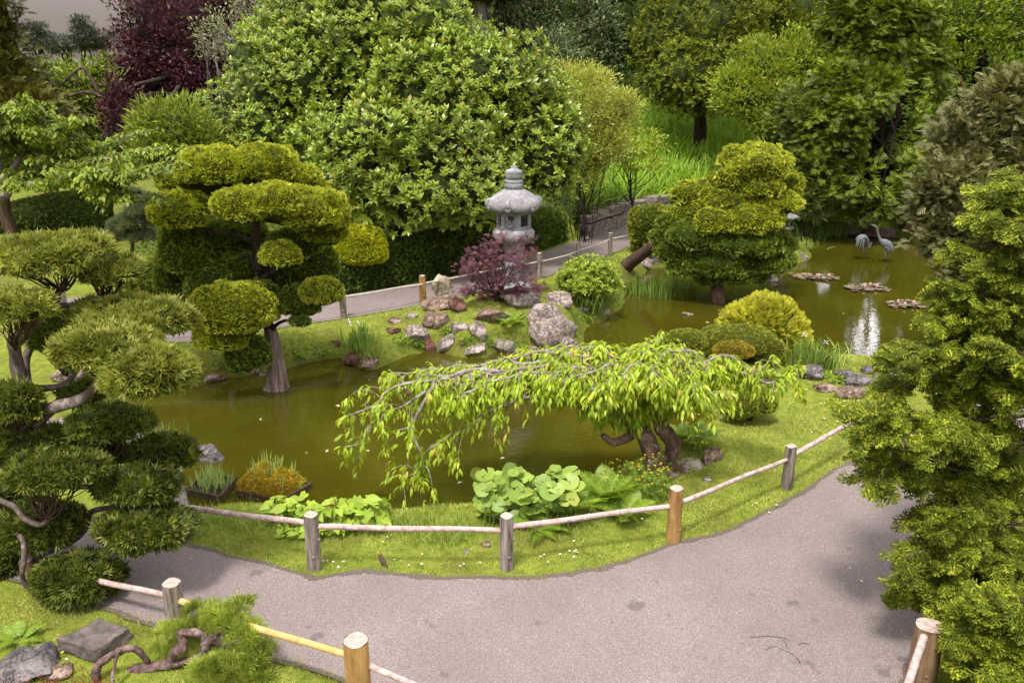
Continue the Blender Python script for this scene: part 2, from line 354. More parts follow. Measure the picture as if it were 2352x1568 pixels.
def sheet(name, poly, z, m):
    import mathutils
    from mathutils.geometry import tessellate_polygon
    V = np.array([(x, y, z) for x, y in poly]); tri = tessellate_polygon([[mathutils.Vector(v) for v in V]])
    F = np.array([t for t in tri]); 
    v = V[F]; nrm = np.cross(v[:, 1] - v[:, 0], v[:, 2] - v[:, 0])[:, 2]; F[nrm < 0] = F[nrm < 0][:, ::-1]
    return mesh(name, Geo().add(V, F), m, smooth=False)
m, t, o = newmat('pond_water')
p = pos(t); mp = N(t, 'ShaderNodeMapping'); mp.inputs['Scale'].default_value = (1, 1.6, 1); lk(t, p, mp.inputs[0])
b = N(t, 'ShaderNodeBsdfPrincipled')
nn = noise(t, .55, 4, p); c = ramp(t, nn, [(.3, (.040, .037, .003)), (.55, (.054, .049, .004)), (.75, (.074, .064, .006))])
sp = N(t, 'ShaderNodeTexVoronoi'); sp.inputs['Scale'].default_value = 9; lk(t, p, sp.inputs['Vector'])
c = mixc(t, mapr(t, sp.outputs['Distance'], .03, .055, .55, 0), c, (.25, .22, .12))
lk(t, c, b.inputs['Base Color']); b.inputs['Roughness'].default_value = .02; b.inputs['IOR'].default_value = 1.5; b.inputs['Specular IOR Level'].default_value = .7
r1 = noise(t, 7, 3, mp.outputs[0]); lk(t, bump(t, r1, .12, .02), b.inputs['Normal']); lk(t, b.outputs[0], o.inputs[0])
WATER = m
wp = [(-7.5, 5.9), (13, 5.9), (16, 30), (-7.5, 30)]
# the water sheet follows the shoreline a little way under the banks
ctr = POND.mean(0)
def grow(poly, d):
    P = np.array(poly); t_ = np.roll(P, -1, 0) - np.roll(P, 1, 0); n_ = norm(np.c_[t_[:, 1], -t_[:, 0]])
    area = .5 * np.sum(P[:, 0] * np.roll(P[:, 1], -1) - np.roll(P[:, 0], -1) * P[:, 1])
    return P + n_ * (d if area > 0 else -d)
water = sheet('pond_water', grow(POND, .12), WZ, WATER); tag(water, kind='structure')

m, t, o = newmat('asphalt')
p = pos(t)
n1 = noise(t, 85, 4, p, .85); n2 = noise(t, 1.3, 4, p); n3 = noise(t, 28, 4, p, .6)
vo = N(t, 'ShaderNodeTexVoronoi'); vo.inputs['Scale'].default_value = 95; lk(t, p, vo.inputs['Vector'])
c = ramp(t, n1, [(.36, (.11, .085, .078)), (.5, (.23, .184, .172)), (.64, (.37, .31, .29))])
c = mixc(t, mapr(t, n2, .35, .65, 0, .35), c, (.13, .105, .098))
c = mixc(t, mapr(t, n3, .35, .65, 0, .25), c, (.12, .1, .095))
cs = N(t, 'ShaderNodeSeparateColor'); lk(t, vo.outputs['Color'], cs.inputs[0])
mm = N(t, 'ShaderNodeMath', operation='MULTIPLY'); lk(t, mapr(t, cs.outputs[0], .86, .90, 0, .8), mm.inputs[0]); lk(t, mapr(t, vo.outputs['Distance'], .18, .32, 1, 0), mm.inputs[1])
c = mixc(t, mm.outputs[0], c, (.62, .58, .56))
spt = noise(t, 2.4, 3, p, .5); c = mixc(t, mapr(t, spt, .665, .70, 0, .5), c, (.07, .058, .07))
sp2_ = noise(t, 8.5, 3, p, .6); c = mixc(t, mapr(t, sp2_, .70, .73, 0, .45), c, (.06, .05, .05))
b = N(t, 'ShaderNodeBsdfPrincipled'); lk(t, c, b.inputs['Base Color']); b.inputs['Roughness'].default_value = .8; b.inputs['Specular IOR Level'].default_value = .3
lk(t, bump(t, n1, .35, .008), b.inputs['Normal']); lk(t, b.outputs[0], o.inputs[0]); ASPH = m
path1 = sheet('near_path', PATH, .014, ASPH); tag(path1, kind='structure')
path2 = sheet('far_path', FARP, .014, ASPH); tag(path2, kind='structure')
CRK = plain('crack_dark', (.06, .05, .048))
gk = Geo()
for pts in ([(1722,1462),(1745,1461),(1765,1460),(1785,1462),(1800,1464),(1815,1470)], [(1757,1494),(1768,1486),(1782,1484),(1796,1490),(1812,1497),(1825,1505),(1836,1517),(1838,1523)], [(1798,1466),(1806,1478),(1806,1486)], [(1832,1480),(1845,1476),(1860,1479)]):
    q = cr([G(x, y, .0165) for x, y in pts], 3); dd = norm(np.gradient(q, axis=0)); nn_ = np.c_[-dd[:, 1], dd[:, 0], dd[:, 2] * 0]
    wdt = (.002 + .004 * np.abs(wob(q, 30, 3)))[:, None]; wdt[0] = wdt[-1] = .001
    k = len(q); ii = np.arange(k - 1)
    gk.add(np.vstack([q + nn_ * wdt, q - nn_ * wdt]), np.stack([ii + k, ii + k + 1, ii + 1, ii], -1))
mesh('crack', gk, CRK, parent=path1, smooth=False)

# dark crumbling soil and litter along the lawn side of the near path
L_ = PATH[:200]; d_ = norm(np.roll(PATH, -1, 0) - np.roll(PATH, 1, 0)); n_ = np.c_[-d_[:, 1], d_[:, 0]]
k_ = np.array([i for i in range(len(PATH))]); P3_ = np.c_[PATH, np.zeros(len(PATH))]
sg = 1 if sdist((PATH + n_ * .02)[:, 0], (PATH + n_ * .02)[:, 1], PATH).mean() < 0 else -1
fine = cr(np.vstack([P3_, P3_[:1]]), 5); fd = norm(np.gradient(fine, axis=0)); fn = np.c_[-fd[:, 1], fd[:, 0], fd[:, 2] * 0] * sg
wd_ = (.008 + .026 * wob(fine, 5, 2) + .016 * wob(fine, 33, 5))[:, None]; a_ = fine - fn * .04; b_ = fine + fn * np.maximum(wd_, .0); a_[:, 2] = .0165; b_[:, 2] = .0165
k = len(fine); ii = np.arange(k - 1)
m, t, o = newmat('edge_soil'); p = pos(t); nn_ = noise(t, 60, 4, p, .8); c = ramp(t, nn_, [(.35, (.06, .043, .03)), (.55, (.14, .11, .085)), (.7, (.24, .19, .15))]); b = N(t, 'ShaderNodeBsdfPrincipled'); lk(t, c, b.inputs['Base Color']); b.inputs['Roughness'].default_value = .95; lk(t, bump(t, nn_, .8, .01), b.inputs['Normal']); lk(t, b.outputs[0], o.inputs[0])
F_ = np.stack([ii + k, ii + k + 1, ii + 1, ii], -1); F_ = F_ if sg < 0 else F_[:, ::-1]
tag(mesh('soil_edge', Geo().add(np.vstack([a_, b_]), F_), m, smooth=False), kind='structure')
# ---------------------------------------------------------------- foliage shapes (x = width, y = length, z = face)
def diamond(w=.22, h=.06): return np.array([(0, 0, 0), (-w, .5, h), (0, 1, -.08), (w, .5, h)]), np.array([(0, 2, 1), (0, 3, 2)])
def oval(w=.2, h=.05, droop=.12):
    return (np.array([(0, 0, 0), (0, .5, 0), (0, 1, -droop), (-w * .8, .3, h), (-w, .62, h - droop * .3), (w * .8, .3, h), (w, .62, h - droop * .3)]),
            np.array([(0, 1, 3), (3, 1, 4), (1, 2, 4), (0, 5, 1), (5, 6, 1), (1, 6, 2)]))
def fan(n=5, spread=1.2, w=.05, curve=.15, seed=1, lo=.6):
    r = np.random.default_rng(seed); V = [(0, 0, 0)]; F = []
    for k in range(n):
        a = spread * (k / max(1, n - 1) - .5) + r.uniform(-.1, .1); l = r.uniform(lo, 1); d = np.array([sin(a), cos(a)]); q = np.array([d[1], -d[0]])
        z = r.uniform(-.15, .2)
        m_ = d * l * .55
        V += [(*(m_ + q * w), z * .5 + curve * .3), (*(m_ - q * w), z * .5 + curve * .3), (*(d * l), z - curve * .5)]
        b = len(V) - 3; F += [(0, b, b + 1), (b, b + 2, b + 1)]
    return np.array(V), np.array(F)
def spray(depth=2, n=6, w=.035, seed=1, ang=.75):     # flat fan of a false cypress
    r = np.random.default_rng(seed); V = []; F = []
    def strip(a, b, w0, w1):
        d = b - a; q = np.array([d[1], -d[0]]) / (np.linalg.norm(d) + 1e-9); z0 = -.25 * a[1] ** 2; z1 = -.25 * b[1] ** 2; k = len(V)
        V.extend([(*(a + q * w0), z0), (*(a - q * w0), z0), (*(b - q * w1), z1), (*(b + q * w1), z1)]); F.extend([(k, k + 1, k + 2), (k, k + 2, k + 3)])
    def br(a, th, l, dep):
        b = a + np.array([sin(th), cos(th)]) * l
        strip(a, b, w * (.6 + .4 * dep / depth), w * .45)
        if dep == 0: return
        m_ = n if dep == depth else 4
        for k in range(m_):
            t = (k + 1) / (m_ + .6); s = 1 if k % 2 else -1
            br(a + (b - a) * t, th + s * ang * r.uniform(.8, 1.2), l * (.62 * (1 - t) + .16), dep - 1)
    br(np.array([0., 0.]), 0, 1, depth)
    return np.array(V), np.array(F)
def blade(n=4, w=.03, bend=.6):
    V = []; F = []
    for k in range(n):
        t = k / n; th = bend * t; V += [(-w * (1 - t * .6), t * (1 - .3 * bend * t), -bend * t * t * .6), (w * (1 - t * .6), t * (1 - .3 * bend * t), -bend * t * t * .6)]
    V.append((0, 1 - .3 * bend, -bend * .6))
    for k in range(n - 1): a = 2 * k; F += [(a, a + 1, a + 3), (a, a + 3, a + 2)]
    F.append((2 * n - 2, 2 * n - 1, 2 * n)); return np.array(V), np.array(F)
def maple(w=1.0, lobes=7):
    V = [(0, 0, 0)]; F = []; 
    for k in range(lobes):
        a = (k - (lobes - 1) / 2) * .72; l = [.45, .75, .95, 1.0, .95, .75, .45][k] if lobes == 7 else 1
        a0, a1 = a - .33, a + .33
        V += [(sin(a) * l * w, cos(a) * l + .0, -.18 * l), (sin(a - .2) * l * .45, cos(a - .2) * l * .45, 0), (sin(a + .2) * l * .45, cos(a + .2) * l * .45, 0)]
        b = len(V) - 3; F += [(0, b + 1, b), (0, b, b + 2)]
    return np.array(V), np.array(F)
def roundleaf(n=14, cup=.12, notch=.5):
    V = [(0, 0, -cup)]; F = []
    for k in range(n + 1):
        a = pi + notch / 2 + (2 * pi - notch) * k / n; r_ = .5 * (1 + .05 * sin(5 * a)); V.append((sin(a) * r_, cos(a) * r_, .04 * sin(6 * a)))
    for k in range(n): F.append((0, k + 2, k + 1))
    return np.array(V), np.array(F)
def arrowleaf():
    V = np.array([(0, 0, 0), (0, 1, -.15), (-.34, .35, .07), (-.3, .05, .05), (-.2, -.22, .02), (.34, .35, .07), (.3, .05, .05), (.2, -.22, .02), (-.2, .68, 0), (.2, .68, 0), (0, .5, -.04)])
    return V, np.array([(0, 10, 2), (0, 2, 3), (0, 3, 4), (0, 5, 10), (0, 6, 5), (0, 7, 6), (10, 8, 2), (10, 1, 8), (10, 5, 9), (10, 9, 1)])
def fernfrond(n=20, bend=.55, w=.2):
    V = []; F = []
    def pt(t): return np.array([0, t * (1 - .35 * bend * t), bend * (.75 * t - 1.05 * t * t)])
    for k in range(n):
        t = .12 + .88 * k / n; p_ = pt(t); l = w * sin(min(1, (t * 1.15)) * pi * .9 + .25) * (1 if t < .9 else .6); hw = .42 / n
        for s in (-1, 1):
            b = len(V); V += [tuple(p_ + (0, -hw, 0)), tuple(p_ + (0, hw, 0)), tuple(p_ + (s * l, .05 + hw * .3, -.02)), tuple(p_ + (s * l * .9, .05 - hw, -.02))]
            F += [(b, b + 1, b + 2), (b, b + 2, b + 3)]
    for k in range(8):
        a, c = pt(k / 8), pt((k + 1) / 8); b = len(V); V += [(-.006, a[1], a[2] + .003), (.006, a[1], a[2] + .003), (.006, c[1], c[2] + .003), (-.006, c[1], c[2] + .003)]; F += [(b, b + 1, b + 2), (b, b + 2, b + 3)]
    return np.array(V), np.array(F)
def rdir(n, r=R): v = r.normal(size=(n, 3)); return norm(v)
UP = np.array([0, 0, 1.])
def blob(px, py, rx, ry, Y, dy=.8):                   # centre and radii in metres of an ellipsoid measured in pixels
    c = at(px, py, Y); s = mpp(c); return c, np.array([rx * s, rx * s * dy, ry * s])
def lump(D, amp, seed, f=2.2): return 1 + amp * wob(D, f, seed)
def surf(c, r, n, amp=.12, seed=0, low=.6, front=.5, bottom=-.75, f=2.2, deep=0.0):
    D = rdir(int(n * 1.5)); fl = (R.random(len(D)) < front) & (D[:, 1] > 0); D[fl, 1] *= -1
    D = D[D[:, 2] > bottom][:n]
    k = lump(D, amp, seed, f) * (1 - deep * R.random(len(D)) ** 2)
    rr = np.repeat(r[None], len(D), 0).copy(); rr[D[:, 2] < 0, 2] *= low
    return c + D * rr * k[:, None], norm(D / rr), D
SU, SF = sphere(26, 16)
GAPS = [(1950, 765, 16, 60), (1992, 775, 26, 85), (2150, 770, 10, 40), (1888, 642, 24, 26), (2060, 800, 10, 36)]
def gapmask(P):                                       # ragged windows through the far crowns where sky shows (and mirrors in the pond)
    P = np.asarray(P); s = (P[..., 2] + CAM_H - 2 * WZ) / P[..., 1]; f = cos(PITCH) + s * sin(PITCH)
    x = 1176 + FPX * (P[..., 0] / P[..., 1]) / f; y = 784 - FPX * (sin(PITCH) - s * cos(PITCH)) / f; w_ = 1 + .35 * wob(P, 1.7, 9); m_ = np.zeros(x.shape, bool)
    for a, b, c, d in GAPS: m_ |= ((x - a) / c) ** 2 + ((y - b) / d) ** 2 < w_ * 1.5
    return m_ & (P[..., 1] > 18)
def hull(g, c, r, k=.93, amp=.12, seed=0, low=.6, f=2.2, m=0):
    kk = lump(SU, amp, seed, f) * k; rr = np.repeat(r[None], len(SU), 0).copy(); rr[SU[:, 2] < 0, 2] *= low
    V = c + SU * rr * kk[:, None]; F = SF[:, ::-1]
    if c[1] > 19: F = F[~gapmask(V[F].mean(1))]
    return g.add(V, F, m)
def area(r): p = 1.6; return 4 * pi * (((r[0] * r[1]) ** p + (r[0] * r[2]) ** p + (r[1] * r[2]) ** p) / 3) ** (1 / p)
def sprigs(g, P, Nn, tm, size, m=0, up=.35, jit=.5, var=.3):
    n = len(P); D = norm(Nn + UP * up + rdir(n) * jit); U = rdir(n) + Nn * .3
    return scatter(g, tm, P - Nn * size * .25, D, U, size * R.uniform(1 - var, 1 + var, n), m)
def inside_other(P, blobs, k, i): 
    ins = np.zeros(len(P), bool)
    for j, (c, r) in enumerate(blobs):
        if j != i: ins |= (((P - c) / (r * k)) ** 2).sum(1) < 1
    return ins
def clusters(g, blobs, n, per, rc, tm, size, m=0, amp=.2, seed=0, front=.6, bottom=-.9, low=.8, up=.5, deep=.25, flat=.6, hang=0.0, jit=.7, k=.8):
    A = np.array([area(r) for c, r in blobs]); A = A / A.sum()
    for i, (c, r) in enumerate(blobs):
        P, Nn, D = surf(c, r, max(3, int(n * A[i])), amp, seed + i, low, front, bottom, 2.6, deep)
        kp = ~inside_other(P, blobs, k, i); P, Nn = P[kp], Nn[kp]; q = len(P)
        if q == 0: continue
        PP = np.repeat(P, per, 0); NN = np.repeat(Nn, per, 0)
        off = rdir(q * per) * (R.random(q * per) ** .5)[:, None] * rc * np.array([1, 1, flat]) * np.repeat(R.uniform(.6, 1.3, q), per)[:, None]
        D2 = norm(NN * .5 + off / rc * .8 + UP * up - UP * hang + rdir(q * per) * jit)
        kk = ~gapmask(PP + off); scatter(g, tm, (PP + off)[kk], D2[kk], norm(UP + NN * .4 + rdir(q * per) * .6)[kk], (size * R.uniform(.65, 1.2, q * per))[kk], m)
    return g
def shoots(g, blobs, n, per, tm, size, m=0, seed=0, front=.6, amp=.12, up=.8, tilt=.9, k=.9, deep=.2):     # rosettes of leaves at shoot tips
    A = np.array([area(r) for c, r in blobs]); A = A / A.sum()
    for i, (c, r) in enumerate(blobs):
        P, Nn, D = surf(c, r, max(3, int(n * A[i])), amp, seed + i, .9, front, -.95, 3.0, deep)
        kp = ~inside_other(P, blobs, k, i); P, Nn = P[kp], Nn[kp]; q = len(P)
        if q == 0: continue
        P = P + Nn * (size * 1.6 * R.random(q) ** 5)[:, None]; sz = (size * (1 + .28 * wob(P, .9, seed)) * R.uniform(.75, 1.2, q)); ax = norm(Nn * .8 + UP * up + rdir(q) * .45); e1 = norm(np.cross(ax, rdir(q))); e2 = np.cross(ax, e1)
        for j in range(per):
            a = 2.4 * j + R.uniform(-.3, .3, q); rad = e1 * np.cos(a)[:, None] + e2 * np.sin(a)[:, None]
            el = tilt * (1 - .55 * j / per) + R.uniform(-.15, .15, q)
            D2 = norm(rad * np.sin(el)[:, None] + ax * np.cos(el)[:, None]); pos_ = P + ax * sz[:, None] * (.5 * j / per)
            U2 = norm(ax - D2 * (ax * D2).sum(1)[:, None] + rad * -.2)
            scatter(g, tm, pos_, D2, U2, sz * R.uniform(.6, 1.2, q) * (1 - .3 * j / per), m)
    return g
# ---------------------------------------------------------------- materials used by several things
CROWNSHADE = hullmat('crown_inner_shade', (.016, .026, .006), (.065, .085, .018), 14)  # dark green core, shade of the crown interior painted into its colour
BARK = barkmat('brown_bark', (.035, .022, .014), (.13, .085, .055))
BARKD = barkmat('dark_bark', (.02, .014, .01), (.075, .052, .038))
BARKG = barkmat('grey_bark', (.09, .075, .065), (.26, .22, .20), lich=(.34, .33, .30))
BARKW = barkmat('weathered_wood', (.05, .028, .02), (.40, .30, .26), 20, stretch=(1, 1, .07), bs=1)
TWIG = barkmat('pale_twigs', (.13, .095, .08), (.36, .30, .27), 20, lich=(.42, .42, .38))
GOLDLEAF = leafmat("golden_clipped_foliage", (.21, .255, .02), (.44, .46, .032), (.58, .55, .06), nscale=2.5, var=.2, tr=.2)
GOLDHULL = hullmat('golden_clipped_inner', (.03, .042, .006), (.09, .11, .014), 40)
SHADELEAF = leafmat("shaded_clipped_foliage", (.09, .145, .014), (.21, .26, .025), (.33, .34, .05), nscale=2, var=.25, tr=.2)  # darker copy of the golden leaf, painting shade on inner and lower pads
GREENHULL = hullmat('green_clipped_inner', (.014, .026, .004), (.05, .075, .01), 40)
DKLEAF = leafmat('dark_hedge_foliage', (.055, .10, .014), (.14, .20, .022), (.24, .28, .04), nscale=1.5, var=.3, tr=.2)
CYPLEAF = leafmat('olive_cypress_foliage', (.06, .105, .012), (.16, .205, .02), (.30, .31, .05), nscale=1.6, var=.35, tr=.22)
S5 = fan(5, 1.5, .10, .15, 2); S4 = fan(4, 1.3, .13, .1, 5); S7 = fan(7, 2.0, .055, .2, 7); NEED = fan(12, 3.2, .018, .1, 9, .8)
SPR = spray(2, 6, .055, 3); SPR1 = spray(1, 8, .085, 4, .7); S7B = fan(6, 1.7, .085, .2, 7)
OV = oval(.19, .05, .15); DI = diamond(.24); LN = diamond(.1, .03); CH = oval(.2, .05, .35)
def pad(root, c, r, leaf, hul, size=.05, dens=1500, tm=S4, seed=0, amp=.13, low=.6, up=.3, f=3.0, name='foliage_pad', bottom=-.6, subs=3, jit=.5):
    g = Geo(); rr = np.random.default_rng(abs(int(seed * 7 + 11))); bl = [(c, r)]
    for k in range(subs):                              # bumps that keep a clipped pad from being one smooth ellipsoid
        a = rr.uniform(0, 6.28); d = np.array([cos(a) * .62, sin(a) * .6, rr.uniform(-.25, .42)]); bl.append((c + d * r, r * np.array([.46, .46, .60]) * rr.uniform(.75, 1.15)))
    for i, (cc, r2) in enumerate(bl):
        hull(g, cc, r2, .93, amp, seed + i, low, f)
        P, Nn, D = surf(cc, r2, int(area(r2) * dens * .8), amp, seed + i, low, .35, bottom, f, .05)
        kp = ~inside_other(P, bl, np.array([.88, .88, .88]), i); sprigs(g, P[kp], Nn[kp], tm, size, 1, up, jit)
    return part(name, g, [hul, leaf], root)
def wig(a, b, n=6, amp=.05, sag=0.0, seed=0):         # crooked line between two points
    a, b = np.asarray(a, float), np.asarray(b, float); t = np.linspace(0, 1, n)[:, None]; L = np.linalg.norm(b - a)
    P = a + (b - a) * t; q = t * (1 - t) * 4
    P = P + np.stack([wob(P, 2.5 / L, seed + 1), wob(P, 2.5 / L, seed + 2), wob(P, 2.5 / L, seed + 3)], -1) * amp * L * q; P[:, 2] += (sag * L * q)[:, 0]
    return P
def limb(g, pts, r0, r1, ns=7, rough=.12, seed=0, m=0, n=4, fl=1.0):
    P = cr(pts, n); t = np.linspace(0, 1, len(P)); return tube(g, P, r0 + (r1 - r0) * t ** fl, ns, rough, seed, m), P
# ---------------------------------------------------------------- stone lantern
LST = rockmat('lantern_granite', (.24, .225, .23), (.33, .315, .33), (.42, .40, .42), lich=(.30, .32, .18), lo=.64, ck=.45)
lb = at(1180, 672, 15.45); lz = lb[2]; s_ = mpp(at(1180, 560, 15.45))
lan = thing('stone_lantern', 'tall weathered grey stone lantern with scrolled hexagonal roof behind the purple maple', 'stone lantern', lb)
def zz(py): return at(1180, py, 15.45)[2] - lz
cx, cy = lb[0], lb[1]
hexm = lambda th: np.array([.93 / np.cos(((a + .3) % (pi / 3)) - pi / 6) for a in th])
lob = lambda th: 1 + .05 * np.abs(np.sin(3 * (th + .3)))
g = Geo(); lathe(g, [(.0, zz(668)), (.34, zz(676)), (.36, zz(660)), (.33, zz(652)), (.24, zz(648)), (.20, zz(642))], lb, 24, lob); part('foot', g, LST, lan)
g = Geo(); lathe(g, [(.19, zz(648)), (.175, zz(640)), (.17, zz(615)), (.18, zz(612)), (.20, zz(608)), (.20, zz(600)), (.18, zz(596)), (.17, zz(593)), (.175, zz(562)), (.2, zz(556))], lb, 24); part('shaft', g, LST, lan)
g = Geo(); lathe(g, [(.19, zz(562)), (.26, zz(557)), (.36, zz(548)), (.385, zz(542)), (.385, zz(531)), (.355, zz(526)), (.33, zz(524)), (0, zz(523.5))], lb, 36, lambda th: hexm(th) * (1 + .04 * np.cos(6 * th * 2))); part('platform', g, LST, lan)
# fire box: six corner posts, sill and head, two walls with a round hole, openings between
g = Geo(); r6 = .29; z0, z1 = zz(524.5), zz(483)
rot = .3
cor = [(cos(rot + k * pi / 3 + pi / 6) * r6, sin(rot + k * pi / 3 + pi / 6) * r6) for k in range(6)]
for k in range(6):
    a, b_ = np.array(cor[k]), np.array(cor[(k + 1) % 6]); mid = (a + b_) / 2; ang = atan2(*(b_ - a)[::-1]); L = np.linalg.norm(b_ - a)
    boxg(g, lb + [a[0] * .97, a[1] * .97, (z0 + z1) / 2], (.06, .06, z1 - z0), rz=ang)
    for zc, hh in ((z0 + .03, .06), (z1 - .03, .06)): boxg(g, lb + [mid[0] * .985, mid[1] * .985, zc], (L, .05, hh), rz=ang)
    if k % 2 == 1:                                    # solid face with a round hole
        n_ = 28; th = np.arange(n_) / n_ * 2 * pi; cz = (z0 + z1) / 2 + .06; hw, hh = L / 2, (z1 - z0) / 2 - .05; d_ = (b_ - a) / L; nrm = np.array([d_[1], -d_[0]])
        if nrm @ mid < 0: nrm = -nrm
        V = []
        for off in (.0, -.04):
            for t_ in th: V.append((cos(t_) * .055, cz + sin(t_) * .055, off))
            for t_ in th:
                k_ = max(abs(cos(t_)) / hw, abs(sin(t_)) / hh); V.append((cos(t_) / k_, (z0 + z1) / 2 + sin(t_) / k_, off))
        V = np.array(V); W = np.array([lb + [mid[0] + d_[0] * v[0] + nrm[0] * (v[2] - .006), mid[1] + d_[1] * v[0] + nrm[1] * (v[2] - .006), v[1]] for v in V])
        i_ = np.arange(n_); i2 = (i_ + 1) % n_
        g.add(W, np.vstack([np.stack([i_, i2, n_ + i2, n_ + i_], -1), np.stack([i_, i2, 2 * n_ + i2, 2 * n_ + i_], -1), np.stack([2 * n_ + i_, 2 * n_ + i2, 3 * n_ + i2, 3 * n_ + i_], -1)]))
        su_, sf_ = sphere(12, 8); g.add(lb + np.array([mid[0] + nrm[0] * .01, mid[1] + nrm[1] * .01, cz - .15]) + su_ * [.06, .06, .028], sf_); g.add(lb + np.array([mid[0] + nrm[0] * .012, mid[1] + nrm[1] * .012, cz - .11]) + su_ * [.035, .035, .03], sf_)
part('fire_box', g, LST, lan, smooth=False)
g = Geo()
zr = [zz(484), zz(482), zz(476), zz(468), zz(460), zz(450), zz(441), zz(434), zz(432)]; rr_ = [.30, .42, .455, .46, .43, .36, .27, .18, .0]
th = np.arange(72) / 72 * 2 * pi; V = []
for k, (a, z_) in enumerate(zip(rr_, zr)):
    for t_ in th:
        h6 = abs(cos(3 * (t_ - rot))) ** 3; edge = sstep(.3, .46, np.array(a)); V.append((cx + cos(t_) * a * (1 + .05 * h6 * edge), cy + sin(t_) * a * (1 + .05 * h6 * edge), lz + z_ + .03 * h6 * edge + .012 * h6 * (a > .2)))
i_ = np.arange(len(zr) - 1)[:, None] * 72; j_ = np.arange(72)[None]
g.add(V, np.stack([i_ + j_, i_ + (j_ + 1) % 72, i_ + 72 + (j_ + 1) % 72, i_ + 72 + j_], -1).reshape(-1, 4)); part('roof', g, LST, lan)
for k in range(6):                                    # curled warabi corner scrolls
    a = rot + k * pi / 3; e = np.array([cos(a), sin(a), 0]); P = []
    for q in np.linspace(0, 1, 12):
        ph = -.4 + q * 4.4; rad = .075 * (1 - .55 * q); P.append(lb + e * (.37 + .07 - 0 + rad * sin(ph)) + np.array([0, 0, zz(462) - rad * cos(ph) + .0]))
    g = Geo(); tube(g, P, np.linspace(.055, .035, 12), 10, 0, 0); tube(g, [lb + e * .44 + [0, 0, zz(480)], lb + e * .475 + [0, 0, zz(470)]], [.045, .05], 8); part('roof_scroll', g, LST, lan)
g = Geo(); lathe(g, [(.10, zz(436)), (.155, zz(432)), (.165, zz(427)), (.163, zz(421)), (.15, zz(419)), (.168, zz(416)), (.15, zz(412.5)), (.12, zz(411.5))], lb, 24, lob); lathe(g, [(.12, zz(412)), (.142, zz(409)), (.15, zz(402)), (.142, zz(399)), (.155, zz(396)), (.135, zz(391)), (.08, zz(388.5)), (.05, zz(386)), (.058, zz(382.5)), (.03, zz(381)), (0, zz(380.8))], lb, 24, lob); part('finial', g, LST, lan)

# small lantern half hidden behind the cloud-pruned tree, on its own islet
LSD = rockmat('old_lantern_stone', (.13, .12, .11), (.20, .185, .175), (.27, .25, .24), ck=.4)
p0 = at(1796, 575, 21.2); p0[2] = float(H(p0[0], p0[1])) ; sl_ = thing('stone_lantern', 'small pale low stone lantern half hidden behind the right cloud-pruned tree', 'stone lantern', p0)
q = mpp(p0)
def zq(py): return at(1796, py - 15, 21.2)[2] - p0[2]
g = Geo()
for k in range(3):
    a = .5 + k * 2.09; tube(g, [p0 + [cos(a) * .17, sin(a) * .17, -.15], p0 + [cos(a) * .19, sin(a) * .19, (zq(541)) * .6], p0 + [cos(a) * .1, sin(a) * .1, zq(541)]], [.05, .045, .05], 8)
part('leg', g, LSD, sl_)
g = Geo(); lathe(g, [(0, zq(543)), (.2, zq(542)), (.24, zq(538)), (.22, zq(535)), (0, zq(534))], p0, 24, hexm); part('platform', g, LSD, sl_)
g = Geo()
for k in range(4):
    a = .4 + k * pi / 2; boxg(g, p0 + [cos(a) * .13, sin(a) * .13, (zq(535) + zq(517)) / 2], (.06, .06, zq(517) - zq(535)), rz=a)
boxg(g, p0 + [0, 0, zq(533)], (.24, .24, .04), rz=.4 + pi / 4); boxg(g, p0 + [0, 0, zq(518.5)], (.24, .24, .03), rz=.4 + pi / 4)
part('fire_box', g, LSD, sl_, smooth=False)
g = Geo(); lathe(g, [(0, zq(517.5)), (.30, zq(516)), (.33, zq(512)), (.25, zq(508)), (.1, zq(504)), (.04, zq(503)), (.06, zq(499)), (0, zq(497))], p0, 24, hexm); part('roof', g, LSD, sl_)

# ---------------------------------------------------------------- fences
POSTG = barkmat('weathered_post_wood', (.06, .042, .03), (.43, .37, .32), 26, stretch=(1, 1, .1), bs=1)
POSTY = barkmat('peeled_yellow_post_wood', (.16, .075, .02), (.52, .32, .12), 8, stretch=(1, 1, .25), bs=.4)
POSTB = barkmat('brown_post_wood', (.16, .09, .045), (.36, .24, .15), 14, stretch=(1, 1, .15), bs=.8)
ENDW = plain('cut_post_end', (.42, .33, .28), .8, .2, .3, 30)
BAMP = barkmat('weathered_pink_bamboo', (.30, .19, .165), (.62, .49, .46), 16, stretch=(1, 1, 1), bs=.1)
BAMY = barkmat('golden_bamboo', (.52, .30, .10), (.68, .46, .20), 8, stretch=(1, 1, 1), bs=.05)
BAMW = barkmat('pale_bamboo', (.42, .35, .28), (.62, .55, .47), 10, stretch=(1, 1, 1), bs=.1)
HOLE = plain('hole_shadow', (.02, .015, .01))
